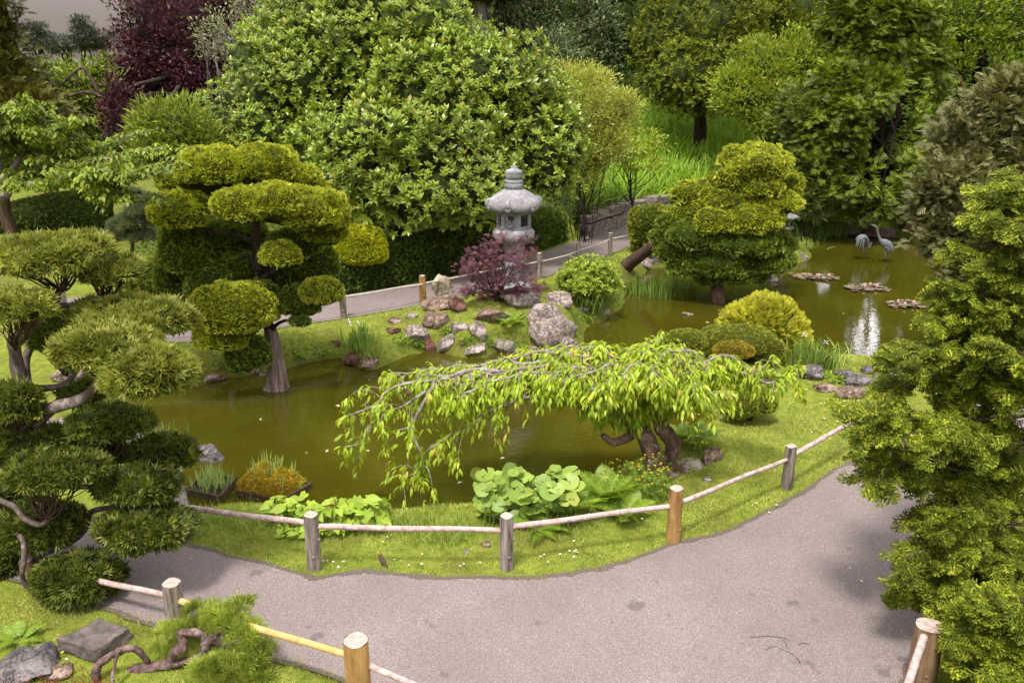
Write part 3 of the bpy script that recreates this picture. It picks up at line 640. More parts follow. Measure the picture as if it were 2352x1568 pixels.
def post(root, base, h, r, mat, lean=(0, 0), knots=1, seed=0, label=None):
    g = Geo(); n = 9; z = np.linspace(-.08, h, n); P = np.c_[base[0] + lean[0] * z, base[1] + lean[1] * z, base[2] + z]
    rad = r * (1.04 - .06 * np.linspace(0, 1, n)) ; tube(g, P, rad, 20, .055, seed, 0, cap=False)
    tp = P[-1]; th = np.arange(16) / 16 * 2 * pi
    V = [tp + [cos(a) * rad[-1] * .98, sin(a) * rad[-1] * .98, 0] for a in th] + [tp + [0, 0, .004]]; V = np.array(V) + [0, 0, .002]; V[:16, 2] += .004 * np.sin(th * 3 + seed)
    k = np.arange(16); g.add(V, np.stack([k, (k + 1) % 16, np.full(16, 16)], -1), 1)
    for q_ in range(knots):
        a = -1.5 + (q_ - .5) * 1.1 + seed * .3; c = P[5 if q_ else 3] + np.array([cos(a), sin(a), 0]) * r * .97; g.add(c + SU * [.016, .016, .014], SF[:, ::-1], 0)
    o = part('post', g, [mat, ENDW], root)
    if label: o['label'] = label
    return P
def rail(root, a, b, r, mat, nodes=4, sag=0.0, seed=0, label=None):
    g = Geo(); a, b = np.array(a), np.array(b); n = max(14, nodes * 8); t = np.linspace(0, 1, n); P = a + (b - a) * t[:, None]; P[:, 2] -= sag * 4 * t * (1 - t)
    rad = r * (1 - .12 * t); ph = (t * nodes + .4 + .2 * sin(seed)) % 1
    Q = []; RR = []
    tt = np.linspace(0, 1, 120); PP = a + (b - a) * tt[:, None]; PP[:, 2] -= sag * 4 * tt * (1 - tt); PP[:, 2] += .004 * np.sin(tt * 9 + seed)
    ph = np.abs(((tt * nodes + .4 + .2 * sin(seed)) % 1) - .5); rad = r * (1 - .12 * tt) * (1 + .24 * np.exp(-((ph - .0) / .016) ** 2) - .07 * np.exp(-((ph - .035) / .018) ** 2))
    tube(g, PP, rad, 12, .0, seed); o = part('rail', g, mat, root)
    if label: o['label'] = label
def run(name, label, cat, posts, rails, group=None):
    b0 = G(*posts[0][0]) ; root = thing(name, label, cat, b0, group)
    for k, (bp, tpy, wpx, mat, kn, lab) in enumerate(posts):
        b = G(*bp); 
        if b[1] > 0: b = T(*bp)
        r = wpx * mpp(b) / 2; ht = at(bp[0], tpy, b[1])[2] - b[2]
        post(root, b, ht, r, mat, (0, 0), kn, k + 1, lab)
    for k, (p1, p2, rad, mat, nd, sag, lab) in enumerate(rails): rail(root, at(*p1), at(*p2), rad, mat, nd, sag, k, lab)
def py_(p): return T(*p)[1]
yL, yA, yB, yC, yD, yE = py_((384, 1222)), py_((725, 1306)), py_((1164, 1308)), py_((1545, 1243)), py_((1807, 1122)), py_((2018, 1010))
run('bamboo_fence', 'low bamboo rail fence with round posts between the near path and the pond', 'fence',
    [((388, 1222), 1136, 32, POSTG, 1, None), ((724, 1306), 1181, 33, POSTG, 2, 'weathered grey cracked post'), ((1164, 1308), 1184, 31, POSTG, 2, 'weathered white and brown post'), ((1546, 1243), 1121, 32, POSTY, 1, 'smooth yellow peeled post'), ((1807, 1122), 1024, 25, POSTG, 1, None), ((2018, 1015), 912, 27, POSTB, 0, None)],
    [((384, 1160, yL), (716, 1202, yA), .028, BAMP, 4, .0, None), ((728, 1209, yA), (1156, 1217, yB), .026, BAMP, 5, .0, None), ((1170, 1210, yB), (1542, 1161, yC), .026, BAMP, 4, 0, None), ((1552, 1158, yC), (1814, 1052, yD), .024, BAMP, 5, .0, None), ((1818, 1046, yD), (2018, 936, yE), .027, BAMP, 4, 0, None)])
yK, yE2, yF = py_((75, 1345)), py_((410, 1442)), G(832, 1660)[1]
run('bamboo_fence', 'low bamboo rail fence with golden rail at the bottom left edge of the path', 'fence',
    [((72, 1352), 1285, 30, POSTB, 0, None), ((408, 1440), 1338, 42, POSTG, 0, 'thick weathered grey post with hollow top'), ((830, 1665), 1470, 57, POSTY, 1, 'thick honey coloured post with round cut top')],
    [((75, 1300, yK), (400, 1371, yE2), .026, BAMP, 4, 0, None), ((408, 1378, yE2), (816, 1508, yF), .026, BAMY, 4, .02, 'golden yellow bamboo rail'), ((836, 1524, yF), (1250, 1690, G(1300, 1800)[1]), .021, BAMP, 4, 0, 'reddish brown rail')])
yR = T(2112, 1572)[1]
run('bamboo_fence', 'short bamboo rail and thick brown post below the dark conifer at bottom right', 'fence',
    [((2112, 1572), 1436, 62, POSTB, 1, None), ((1985, 1880), 1690, 66, POSTB, 0, None)], [((2122, 1462, yR - .12), (2030, 1735, G(1985, 1880)[1]), .027, BAMP, 4, 0, None)])
fy = [T(*p)[1] for p in ((520, 775), (790, 731), (972, 697), (1238, 643), (1327, 610), (1401, 588))]
run('bamboo_fence', 'low bamboo rail fence with six posts along the far path', 'fence',
    [((520, 778), 700, 15, POSTG, 0, None), ((790, 730), 666, 15, POSTG, 1, None), ((972, 696), 633, 15, POSTY, 1, 'orange brown post'), ((1238, 643), 581, 13, POSTG, 0, None), ((1327, 610), 557, 10, POSTG, 0, None), ((1401, 588), 535, 10, POSTG, 0, None), ((1470, 568), 517, 10, POSTG, 0, None)],
    [((300, 745, fy[0] - .3), (520, 714, fy[0]), .018, BAMW, 3, 0, None), ((520, 714, fy[0]), (790, 683, fy[1]), .018, BAMW, 3, 0, None), ((790, 682, fy[1]), (972, 652, fy[2]), .018, BAMW, 5, 0, None), ((972, 651, fy[2]), (1236, 601, fy[3]), .018, BAMW, 4, 0, None), ((1240, 600, fy[3]), (1326, 577, fy[4]), .017, BAMW, 3, .03, None), ((1327, 575, fy[4]), (1400, 550, fy[5]), .017, BAMW, 3, .03, None), ((1402, 549, fy[5]), (1468, 532, T(1470, 568)[1]), .017, BAMW, 3, .02, None)])
root = thing('bamboo_fence', 'pale bamboo rail fence beyond the clipped tree at far left', 'fence', T(230, 672))
ya = T(230, 670)[1]
for x in (150, 275): post(root, T(x, 712 if x < 200 else 690), .5, .05, POSTG, seed=x)
rail(root, at(140, 706, ya - .9), at(278, 672, ya - .4), .02, BAMW, 3)

# ---------------------------------------------------------------- stone retaining wall
WST = rockmat('wall_stone', (.18, .14, .11), (.30, .25, .21), (.40, .35, .30), lich=(.12, .17, .05), lo=.6)
g = Geo(); line = cr([np.array(G(x, y)) for x, y in WALL_PX + [(1620, 482)]], 8); seg = np.r_[0, np.cumsum(np.linalg.norm(np.diff(line, axis=0), axis=1))]
rg = np.random.default_rng(5)
tops = .58
for row, (za, zb) in enumerate(((-.1, .17), (.17, .36), (.36, tops))):
    s = rg.uniform(-.3, 0)
    while s < seg[-1]:
        L = rg.uniform(.35, .85); mid = np.clip(s + L / 2, 0, seg[-1]); c = np.array([np.interp(mid, seg, line[:, k]) for k in range(3)]); c2 = np.array([np.interp(min(mid + .1, seg[-1]), seg, line[:, k]) for k in range(3)]); c1 = np.array([np.interp(max(mid - .1, 0), seg, line[:, k]) for k in range(3)])
        d = c2 - c1; a = atan2(d[1], d[0]); hgt = zb - za; g2 = Geo(); boxg(g2, c + [-sin(a) * (.1 - .03 * rg.random()), cos(a) * (.1 - .03 * rg.random()), (za + zb) / 2 + (rg.uniform(-.0, .05) if row == 2 else 0)], (L * .975, .3, hgt * .95 + (rg.uniform(-.04, .06) if row == 2 else 0)), rz=a)
        V = g2.V[0] + rg.normal(size=(8, 3)) * .012; g.add(V, g2.F[0]); s += L
wall = mesh('stone_wall', g, WST, smooth=False); bm_ = wall.modifiers.new('bevel', 'BEVEL'); bm_.width = .018; bm_.segments = 2
tag(wall, 'low dry stone retaining wall at the foot of the grassy slope', 'wall')

# ---------------------------------------------------------------- cranes, birds
BRONZE = plain('grey_bronze', (.12, .13, .13), .55, .4, .3, 14, .4)
def loft(g, pts, ry, rz, ns=12):                      # tube with separate sideways and vertical radii, side axis given by the path plane
    P = np.asarray(pts, float); Tn = norm(np.gradient(P, axis=0)); side = np.array([sx_, sy_, 0.0]); V = []
    for p_, t_, a, b_ in zip(P, Tn, ry, rz):
        S_ = norm(side - t_ * (side @ t_)); U_ = np.cross(S_, t_)
        for k in range(ns): th = 2 * pi * k / ns; V.append(p_ + S_ * cos(th) * a + U_ * sin(th) * b_)
    n = len(P); i = np.arange(n - 1)[:, None] * ns; j = np.arange(ns)[None]
    return g.add(V, [np.stack([i + j, i + (j + 1) % ns, i + ns + (j + 1) % ns, i + ns + j], -1).reshape(-1, 4)])
sx_, sy_ = .25, .97
def crane(label, spine, ry, rz, legs, tail, Y):
    base = at(legs[0][-1][0], legs[0][-1][1], Y); root = thing('crane_statue', label, 'crane statue', base, 'bronze cranes in the pond')
    P = cr([np.r_[at(x, y, Y + dy)] for x, y, dy in spine], 4); s = mpp(base); t0 = np.linspace(0, 1, len(spine)); t1 = np.linspace(0, 1, len(P))
    g = Geo(); loft(g, P, np.interp(t1, t0, ry) * s, np.interp(t1, t0, rz) * s); part('body', g, BRONZE, root)
    for l in legs:
        g = Geo(); tube(g, cr([at(x, y, Y + d) for x, y, d in l], 3), np.full((len(l) - 1) * 3 + 1, 1.1 * s), 6); part('leg', g, BRONZE, root)
    g = Geo()
    for k, (a, b_) in enumerate(tail):                # drooping plumes
        for q_ in (-1, 0, 1):
            A, B = at(a[0], a[1], Y + q_ * .05), at(b_[0], b_[1], Y + q_ * .1); tube(g, cr([A, (A + B) / 2 + [0, 0, .03], B], 3), np.linspace(3.6, .9, 7) * s, 6)
    part('wing_plume', g, BRONZE, root)
crane('standing bronze crane with raised beak and long upright neck in the far pond',
      [(1999,514,0),(2004,517,0),(2008,519,0),(2012,521,0),(2015,530,0),(2018,541,0),(2022,551,0),(2030,557,0),(2038,563,0),(2045,571,0),(2049,578,0)], [.4,1.2,2.6,2.2,1.9,2.1,3.2,8,9.5,7,3], [.5,1.4,3,2.4,2.1,2.4,4,9.5,11,8.5,3],
      [[(2036,572,-.05),(2033,583,-.05),(2034,596,-.05)], [(2040,572,.1),(2036,584,.1),(2038,597,.1)]], [((2040,560),(2051,580)), ((2036,566),(2046,580)), ((2032,568),(2041,577)), ((2046,566),(2052,576))], 20.2)
crane('feeding bronze crane bending its neck down to the water beside the standing one',
      [(1998,573,0),(2002,570,0),(2004,564,0),(2006,556,0),(2005,550,0),(2002,556,0),(1998,566,0),(1996,570,0),(1994,560,0),(1991,549,0),(1984,546,0),(1976,548,0),(1969,554,0)][5:], [1.8,1.8,1.8,2.0,3.5,7.5,8,6,2][:8], [2,2,2,2.4,4,8,9,6.5][:8],
      [[(1985,555,-.05),(1983,566,-.05),(1984,584,-.05)], [(1988,556,.1),(1988,566,.1),(1988,584,.1)]], [((1976,547),(1968,570)), ((1980,550),(1975,570)), ((1984,552),(1981,571)), ((1972,548),(1965,568))], 20.5)
FEA = plain('brown_feathers', (.09, .055, .04), .8, .1, .4, 40)
def bird(label, p, yaw, s=1.0):
    global sx_, sy_
    root = thing('small_bird', label, 'bird', p); e = np.array([cos(yaw), sin(yaw), 0]); sx_, sy_ = -e[1], e[0]
    pr = [(-.085, .02, .004, .003), (-.05, .035, .012, .008), (-.02, .045, .027, .026), (.01, .055, .03, .032), (.03, .075, .021, .023), (.042, .092, .018, .019), (.055, .095, .012, .012), (.063, .094, .004, .004), (.075, .092, .001, .001)]
    g = Geo(); loft(g, cr([p + (e * a + UP * z) * s for a, z, _, _ in pr], 3), np.interp(np.linspace(0, 8, 25), range(9), [q[2] for q in pr]) * s, np.interp(np.linspace(0, 8, 25), range(9), [q[3] for q in pr]) * s, 10); part('body', g, FEA, root)
    for q in (-1, 1):
        g = Geo(); b = p + np.array([-e[1], e[0], 0]) * .012 * q * s; tube(g, [b + e * .005, b + e * .008 + UP * .03 * s], [.0022, .0022], 5); part('leg', g, FEA, root)
bird('small brown bird standing on the lawn between two fence posts', T(880, 1300) + [0, 0, .012], 2.3, .85)
sx_, sy_ = .25, .97
# ---------------------------------------------------------------- cloud-pruned trees and clipped shrubs
def twigfan(g, node, c, r, n, rad, seed, low=.5):     # many thin twigs rising from a node to the underside of a pad
    rr = np.random.default_rng(seed)
    for k in range(n):
        a = rr.uniform(0, 6.28); q = sqrt(rr.random()) * .9; e = c + np.array([cos(a) * q * r[0], sin(a) * q * r[1], -r[2] * low * sqrt(max(0, 1 - q * q)) * .7])
        P = wig(node + rr.normal(size=3) * .01, e, 6, .12, -.04, seed + k); tube(g, P, np.linspace(rad, rad * .3, 6), 5, 0, k, cap=False)
        for z in range(2):
            f = e + rr.normal(size=3) * r * .22; f[2] = max(f[2], e[2] - .02); tube(g, wig(P[3], f, 4, .12, 0, seed + k + z), np.linspace(rad * .5, rad * .2, 4), 4, 0, k, cap=False)
CT = thing('cloud_pruned_tree', 'golden green cloud-pruned tree with pale fluted trunk at the pond edge', 'tree', at(632, 885, 11.75))
Yc = 11.75
g = Geo(); tp = [at(634, 893, Yc), at(636, 860, Yc), at(630, 815, Yc), at(624, 770, Yc), at(618, 745, Yc)]
P = cr(tp, 5); t_ = np.linspace(0, 1, len(P)); ns = 40; s = mpp(P[0])
g = Geo(); th = np.arange(ns) / ns * 2 * pi; V = []
for p_, tt in zip(P, t_):
    for a in th: rd = (27 - 15 * tt ** .6) * s * (1 + .24 * (1 - tt * .5) * abs(sin(a * 5.5 + tt * 1.6)) - .15 * abs(sin(a * 9.5 + tt * 2.5))); V.append(p_ + [cos(a) * rd, sin(a) * rd * .8, 0])
n_ = len(P); i = np.arange(n_ - 1)[:, None] * ns; j = np.arange(ns)[None]
g.add(V, np.stack([i + j, i + (j + 1) % ns, i + ns + (j + 1) % ns, i + ns + j], -1).reshape(-1, 4)); part('trunk_base', g, BARKW, CT)
g = Geo(); limb(g, [at(618, 752, Yc), at(612, 715, Yc), at(600, 650, Yc + .1), at(590, 590, Yc + .1), at(588, 520, Yc), at(575, 440, Yc + .1)], 13 * s, 6 * s, 12, .15, 2)
limb(g, [at(622, 760, Yc), at(640, 742, Yc - .15), at(665, 735, Yc - .3), at(690, 748, Yc - .35)], 5 * s, 2 * s, 8, .1, 3); part('trunk', g, BARKD, CT)
brs = [[(598, 655), (575, 590), (545, 600), (540, 640)], [(592, 560), (540, 540), (480, 530), (430, 510)], [(588, 500), (640, 510), (700, 530), (735, 520)], [(600, 640), (660, 600), (650, 590), (645, 590)], [(612, 720), (660, 700), (700, 690), (735, 680)], [(605, 700), (560, 690), (510, 700)], [(585, 480), (540, 450), (480, 420)], [(585, 480), (630, 440), (680, 430)], [(600, 660), (500, 640), (430, 600)], [(596, 620), (590, 600), (590, 540), (600, 480)]]
for k, b_ in enumerate(brs):
    g = Geo(); limb(g, [at(x, y, Yc + .15 * sin(k * 2 + q)) for q, (x, y) in enumerate(b_)], 6 * s, 2.2 * s, 8, .12, k); part('branch', g, BARKD, CT)
padsC = [(490, 385, 85, 48, -.1, 0), (600, 380, 78, 44, 0, 0), (540, 392, 70, 40, .1, 0), (402, 416, 42, 26, .1, 0), (692, 408, 46, 30, .1, 0), (565, 470, 78, 42, -.4, 0), (640, 462, 86, 44, -.5, 0), (712, 482, 78, 46, -.4, 0), (560, 470, 70, 40, -.3, 0), (726, 492, 68, 52, -.2, 0), (412, 488, 66, 46, -.3, 0), (750, 530, 46, 34, 0, 0), (430, 590, 62, 50, .1, 1), (415, 545, 50, 40, .2, 1), (545, 650, 85, 70, .4, 1), (480, 650, 55, 50, .0, 1), (646, 584, 48, 33, -.55, 0), (712, 610, 62, 62, .5, 1), (660, 650, 60, 70, .5, 1), (738, 668, 50, 33, -.2, 0), (690, 692, 55, 36, -.1, 1), (540, 712, 92, 62, -.4, 0), (476, 730, 34, 26, -.3, 0), (510, 765, 70, 42, -.35, 0), (572, 812, 50, 42, -.3, 1), (690, 735, 24, 14, -.3, 1), (600, 690, 50, 50, -.1, 1), (520, 600, 70, 60, .6, 1), (600, 610, 60, 60, .7, 1), (450, 440, 60, 30, .2, 0), (680, 560, 60, 40, .3, 1), (395, 635, 40, 45, .3, 1), (540, 530, 70, 30, .6, 1), (700, 440, 60, 30, .2, 0)]
for k, (x, y, a, b_, dY, dk) in enumerate(padsC):
    c, r = blob(x, y + 3, a, b_ * 1.12, Yc + dY, .85); pad(CT, c, r, SHADELEAF if dk else GOLDLEAF, GREENHULL if dk else GOLDHULL, .045, 1500 if not dk else 1100, S4, k, .11, .8, subs=6)

CR = thing('cloud_pruned_tree', 'cloud-pruned tree with leaning brown trunk reaching over the water right of the lantern', 'tree', at(1425, 628, 18.7))
g = Geo(); s = mpp(at(1450, 600, 18.6)); limb(g, [at(1412, 624, 18.9), at(1436, 614, 18.6), at(1470, 588, 18.3), at(1500, 566, 18), at(1545, 545, 17.6), at(1620, 520, 17.4), at(1700, 480, 17.6), at(1740, 420, 17.8)], 15 * s, 6 * s, 12, .12, 4, fl=1.2)
limb(g, [at(1430, 620, 18.6), at(1415, 628, 18.4), at(1400, 633, 18.3)], 9 * s, 3 * s, 8, .2, 2); part('trunk', g, BARK, CR)
Yr = 16.9; g = Geo(); s = mpp(at(1650, 690, 16.5)); V = []; th = np.arange(28) / 28 * 2 * pi; P = cr([at(1650, 697, 16.55), at(1648, 670, 16.6), at(1646, 635, 16.8), at(1650, 560, 17)], 4); t_ = np.linspace(0, 1, len(P))
for p_, tt in zip(P, t_):
    for a in th: rd = (14 + 3 * (tt < .0) - 3 * tt) * s * (1 + .14 * abs(sin(a * 4.5 + tt))); V.append(p_ + [cos(a) * rd, sin(a) * rd, 0])
i = np.arange(len(P) - 1)[:, None] * 28; j = np.arange(28)[None]; g.add(V, np.stack([i + j, i + (j + 1) % 28, i + 28 + (j + 1) % 28, i + 28 + j], -1).reshape(-1, 4)); part('trunk_base', g, barkmat('dark_fluted_bark', (.07, .04, .025), (.22, .14, .10), 16, stretch=(1, 1, .08), bs=1), CR)
padsR = [(1735, 368, 84, 34, .3, 0), (1742, 390, 74, 34, -.2, 0), (1680, 412, 36, 24, -.3, 0), (1748, 432, 50, 26, -.4, 0), (1806, 432, 38, 34, .1, 0), (1590, 448, 52, 30, .2, 0), (1668, 462, 62, 34, -.2, 0), (1776, 468, 62, 28, -.3, 0), (1600, 492, 60, 34, .1, 0), (1652, 514, 58, 34, -.5, 0), (1726, 512, 60, 34, -.55, 0), (1560, 520, 50, 30, .1, 1), (1730, 505, 70, 34, -.5, 0), (1610, 545, 80, 40, -.2, 1), (1768, 562, 60, 34, -.1, 1), (1700, 560, 90, 40, -.4, 1), (1550, 580, 48, 30, -.1, 1), (1650, 605, 85, 36, -.3, 1), (1740, 602, 76, 36, -.3, 1), (1590, 612, 56, 30, -.2, 1), (1700, 632, 66, 22, -.3, 1), (1800, 600, 28, 24, 0, 1), (1632, 636, 40, 22, -.3, 1), (1650, 430, 40, 30, .3, 0), (1700, 450, 70, 60, .5, 1), (1520, 545, 30, 22, .1, 1)]
for k, (x, y, a, b_, dY, dk) in enumerate(padsR):
    c, r = blob(x, y, a, b_, Yr + dY, .8); pad(CR, c, r * [1, 1, 1.15], SHADELEAF if dk else GOLDLEAF, GREENHULL if dk else GOLDHULL, .062, 650, S4, k + 50, .15, .75, subs=6, f=3.4)

# foreground tree at left: vase-shaped twiggy pads on crooked limbs
LLEAF = leafmat('ochre_green_sprays', (.11, .14, .018), (.275, .285, .045), (.42, .40, .09), nscale=3, var=.25, tr=.25)
LLEAFD = leafmat('shaded_green_sprays', (.04, .06, .008), (.135, .16, .02), (.25, .25, .045), nscale=3, var=.25, tr=.25)  # darker copy of the spray leaf, shade painted onto the lower pads
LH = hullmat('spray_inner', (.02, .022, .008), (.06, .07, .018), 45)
LT = thing('cloud_pruned_tree', 'big many-tiered clipped conifer with crooked grey limbs filling the left edge in front', 'tree', T(20, 1330))
Yl = 6.6
def lat(x, y, d=0): return at(x, y, Yl + d)
s = mpp(lat(100, 1000)); GL = barkmat('grey_flaking_bark', (.05, .032, .026), (.20, .15, .13), 14, lich=(.30, .26, .25), stretch=(1, 1, .2), bs=1)
trunks = [([(20, 1345, .3), (-10, 1250, .3), (-30, 1120, .2), (-20, 980, .2), (20, 900, .2), (45, 880, .1), (38, 830, .1), (30, 780, 0)], 24, 11), ([(-20, 940, .2), (60, 945, 0), (130, 935, -.1), (190, 915, -.2), (225, 880, -.2), (240, 850, -.2)], 16, 8), ([(55, 885, .1), (100, 890, .3), (150, 880, .4), (190, 830, .5), (215, 800, .5)], 9, 5), ([(60, 945, 0), (62, 880, .1), (60, 820, .3), (100, 740, .5), (128, 700, .6), (135, 660, .6)], 11, 6), ([(128, 700, .6), (180, 700, .7), (215, 690, .8), (240, 680, .8)], 6, 4),
          ([(-20, 1140, 0), (15, 1155, -.3), (35, 1165, -.4), (55, 1190, -.5), (90, 1205, -.5), (110, 1195, -.5)], 7, 5), ([(-20, 1180, 0), (10, 1240, -.2), (45, 1260, -.3), (80, 1275, -.3), (105, 1290, -.3), (150, 1300, -.3)], 13, 7), ([(10, 1210, -.2), (50, 1235, -.5), (55, 1290, -.6), (50, 1325, -.6), (70, 1350, -.6), (120, 1350, -.5), (150, 1345, -.4)], 6, 4), ([(80, 1275, -.3), (150, 1250, -.2), (195, 1215, -.1), (210, 1175, 0), (260, 1165, 0), (290, 1155, 0)], 9, 5), ([(150, 1300, -.3), (200, 1290, -.4), (270, 1275, -.4), (340, 1262, -.4), (360, 1250, -.4)], 8, 4), ([(105, 985, .1), (180, 1000, .1), (240, 1060, 0), (250, 1075, 0)], 7, 4), ([(-20, 1060, 0), (60, 1080, -.1), (120, 1110, -.2), (220, 1120, -.2), (300, 1140, -.2)], 9, 4), ([(130, 935, -.1), (60, 1000, 0), (10, 1040, .1)], 7, 4), ([(225, 880, -.2), (280, 870, -.3), (330, 890, -.4)], 6, 3), ([(190, 1060, 0), (300, 1080, .1), (370, 1080, .1)], 6, 3)]
for k, (pts, a, b_) in enumerate(trunks):
    g = Geo(); limb(g, [lat(*p) for p in pts], a * s, b_ * s, 12, .18, k); part('trunk' if k == 0 else 'branch', g, GL, LT)
padsL = [(112, 588, 132, 48, .6, 0, (135, 672)), (258, 628, 66, 34, .8, 0, (240, 690)), (50, 708, 72, 44, 0, 0, (35, 800)), (290, 735, 140, 46, .6, 0, (215, 820)), (150, 770, 80, 50, .5, 1, (150, 860)), (250, 800, 120, 52, -.3, 0, (232, 880)), (345, 862, 102, 66, -.5, 0, (300, 900)), (25, 930, 70, 52, -.1, 1, (40, 1000)), (245, 975, 92, 42, .1, 1, (245, 1050)), (80, 1030, 95, 55, 0, 1, (80, 1090)), (380, 1045, 68, 50, .2, 1, (350, 1100)), (130, 1078, 105, 40, -.4, 1, (105, 1195)), (320, 1115, 88, 40, -.2, 1, (280, 1160)), (90, 1205, 95, 46, -.2, 1, (90, 1270)), (345, 1212, 108, 46, -.4, 1, (300, 1270)), (185, 1330, 92, 58, -.5, 1, (160, 1345)), (10, 1320, 70, 80, -.1, 1, (10, 1380)), (10, 1160, 60, 60, .1, 1, (10, 1220)), (225, 1040, 60, 40, .2, 1, (220, 1100)), (190, 905, 50, 26, .4, 1, (190, 930))]
for k, (x, y, a, b_, dY, dk, nd) in enumerate(padsL):
    c, r = blob(x, y, a, b_, Yl + dY, .8); po = pad(LT, c, r, LLEAFD if dk else LLEAF, LH, .085, 820, S7B, k + 90, .12, .6, up=.2, subs=6, bottom=-.5, jit=.75)
    g = Geo(); twigfan(g, lat(nd[0], nd[1], dY), c, r, 26, .009, k); sub('twig', g, BARK, po, LT)

# single clipped shrubs
def shrub(name, label, cat, blobs, leaf, hul, size, dens, tm=S4, amp=.08, group=None, low=.8, up=.3, base=None, subs=3, f=2.2, jit=.5):
    c0, r0 = blob(*blobs[0]); b = base if base is not None else np.array([c0[0], c0[1], float(H(c0[0], c0[1]))])
    root = thing(name, label, cat, b, group)
    for k, q in enumerate(blobs):
        c, r = blob(*q); pad(root, c, r, leaf[k] if isinstance(leaf, list) else leaf, hul, size, dens, tm, c0[0] * 3 + k, amp, low, up, f, 'foliage', -.8, subs, jit)
    g = Geo(); tube(g, [b - UP * .05, (b + c0) / 2 + [.03, 0, 0], c0], [.05, .04, .03], 8, .1); part('stem', g, BARKD, root); return root
YEL = leafmat('bright_yellow_box_foliage', (.28, .32, .012), (.50, .50, .02), (.62, .58, .03), nscale=2, var=.2, tr=.25)
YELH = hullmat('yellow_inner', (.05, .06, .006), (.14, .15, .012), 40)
shrub('golden_shrub', 'bright yellow clipped dome shrub beside the big leafy evergreen', 'shrub', [(822, 558, 66, 44, 16.3), (822, 580, 64, 38, 16.2), (800, 575, 50, 40, 16.2)], YEL, YELH, .05, 1500)
GCY = leafmat('golden_cypress_sprays', (.28, .30, .03), (.54, .52, .05), (.66, .62, .11), nscale=2.5, var=.2, tr=.25)
shrub('golden_cypress', 'large dome of golden cypress sprays on the right bank of the pond', 'shrub', [(1752, 765, 98, 86, 12.6), (1800, 805, 50, 60, 12.4), (1700, 745, 45, 40, 12.6)], GCY, YELH, .085, 700, SPR1, .08, up=.3)
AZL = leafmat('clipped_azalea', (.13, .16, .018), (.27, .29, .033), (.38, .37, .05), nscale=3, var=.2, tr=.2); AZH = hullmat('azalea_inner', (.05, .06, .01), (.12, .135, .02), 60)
AZO = leafmat('orange_azalea', (.24, .19, .02), (.36, .28, .03), (.45, .34, .05), nscale=3, var=.2, tr=.2)
YA = 11.75
shrub('azalea_mound', 'smooth olive azalea mound, leftmost of the clipped group by the golden cypress', 'shrub', [(1575, 790, 52, 36, YA + .15)], AZL, AZH, .035, 3000, S4, .04, 'clipped azalea mounds on the right bank', .6, subs=1)
shrub('azalea_mound', 'wide rolling olive azalea mound in front of the golden cypress', 'shrub', [(1700, 785, 86, 38, YA + .2), (1650, 775, 48, 28, YA + .5), (1765, 810, 40, 36, YA)], AZL, AZH, .035, 2600, S4, .04, 'clipped azalea mounds on the right bank', .6, subs=1)
shrub('azalea_mound', 'small orange tinted azalea mound between the olive ones', 'shrub', [(1685, 806, 46, 24, YA - .2)], AZO, AZH, .035, 3000, S4, .04, 'clipped azalea mounds on the right bank', .6, subs=1)
shrub('azalea_mound', 'dark green azalea mound on the lawn under the right end of the cherry tree', 'shrub', [(1722, 925, 62, 40, 9.85), (1690, 942, 40, 24, 9.75)], AZL, AZH, .035, 2600, S4, .04, 'clipped azalea mounds on the right bank', .6, subs=1)
SPK = leafmat('fresh_azalea_leaves', (.16, .24, .02), (.34, .40, .05), (.45, .5, .09), nscale=3, var=.2, tr=.25, rough=.4)
def leafy(name, label, cat, blobs, leaf, n, per, size, tm, rosette=True, stem=True, amp=.15, group=None, hk=.78, hm=None, **kw):
    bl = [blob(*q) for q in blobs]; c0 = bl[0][0]; b = np.array([c0[0], c0[1], float(H(c0[0], c0[1]))]); root = thing(name, label, cat, b, group); g = Geo()
    if hk:
        for i, (c, r) in enumerate(bl): hull(g, c, r, hk, amp, i, .9)
    (shoots if rosette else clusters)(g, bl, n, per, *((tm, size) if rosette else (kw.pop('rc', .15), tm, size)), m=1 if hk else 0, **kw)
    part('foliage', g, [hm or CROWNSHADE, leaf] if hk else leaf, root)
    if stem:
        for k in range(4):
            g = Geo(); tube(g, wig(b + [.05 * sin(k * 2), .05 * cos(k * 2), -.05], bl[k % len(bl)][0], 6, .1, 0, k), np.linspace(.03, .012, 6), 6, .1); part('stem', g, BARKD, root)
    return root
leafy('azalea_bush', 'fresh lime green leafy azalea bush between the lantern and the leaning trunk', 'shrub', [(1352, 622, 52, 28, 15.4), (1318, 645, 36, 24, 15.2), (1385, 645, 34, 26, 15.3), (1350, 655, 40, 22, 15.2)], SPK, 900, 7, .085, OV, hk=.7, up=.7)

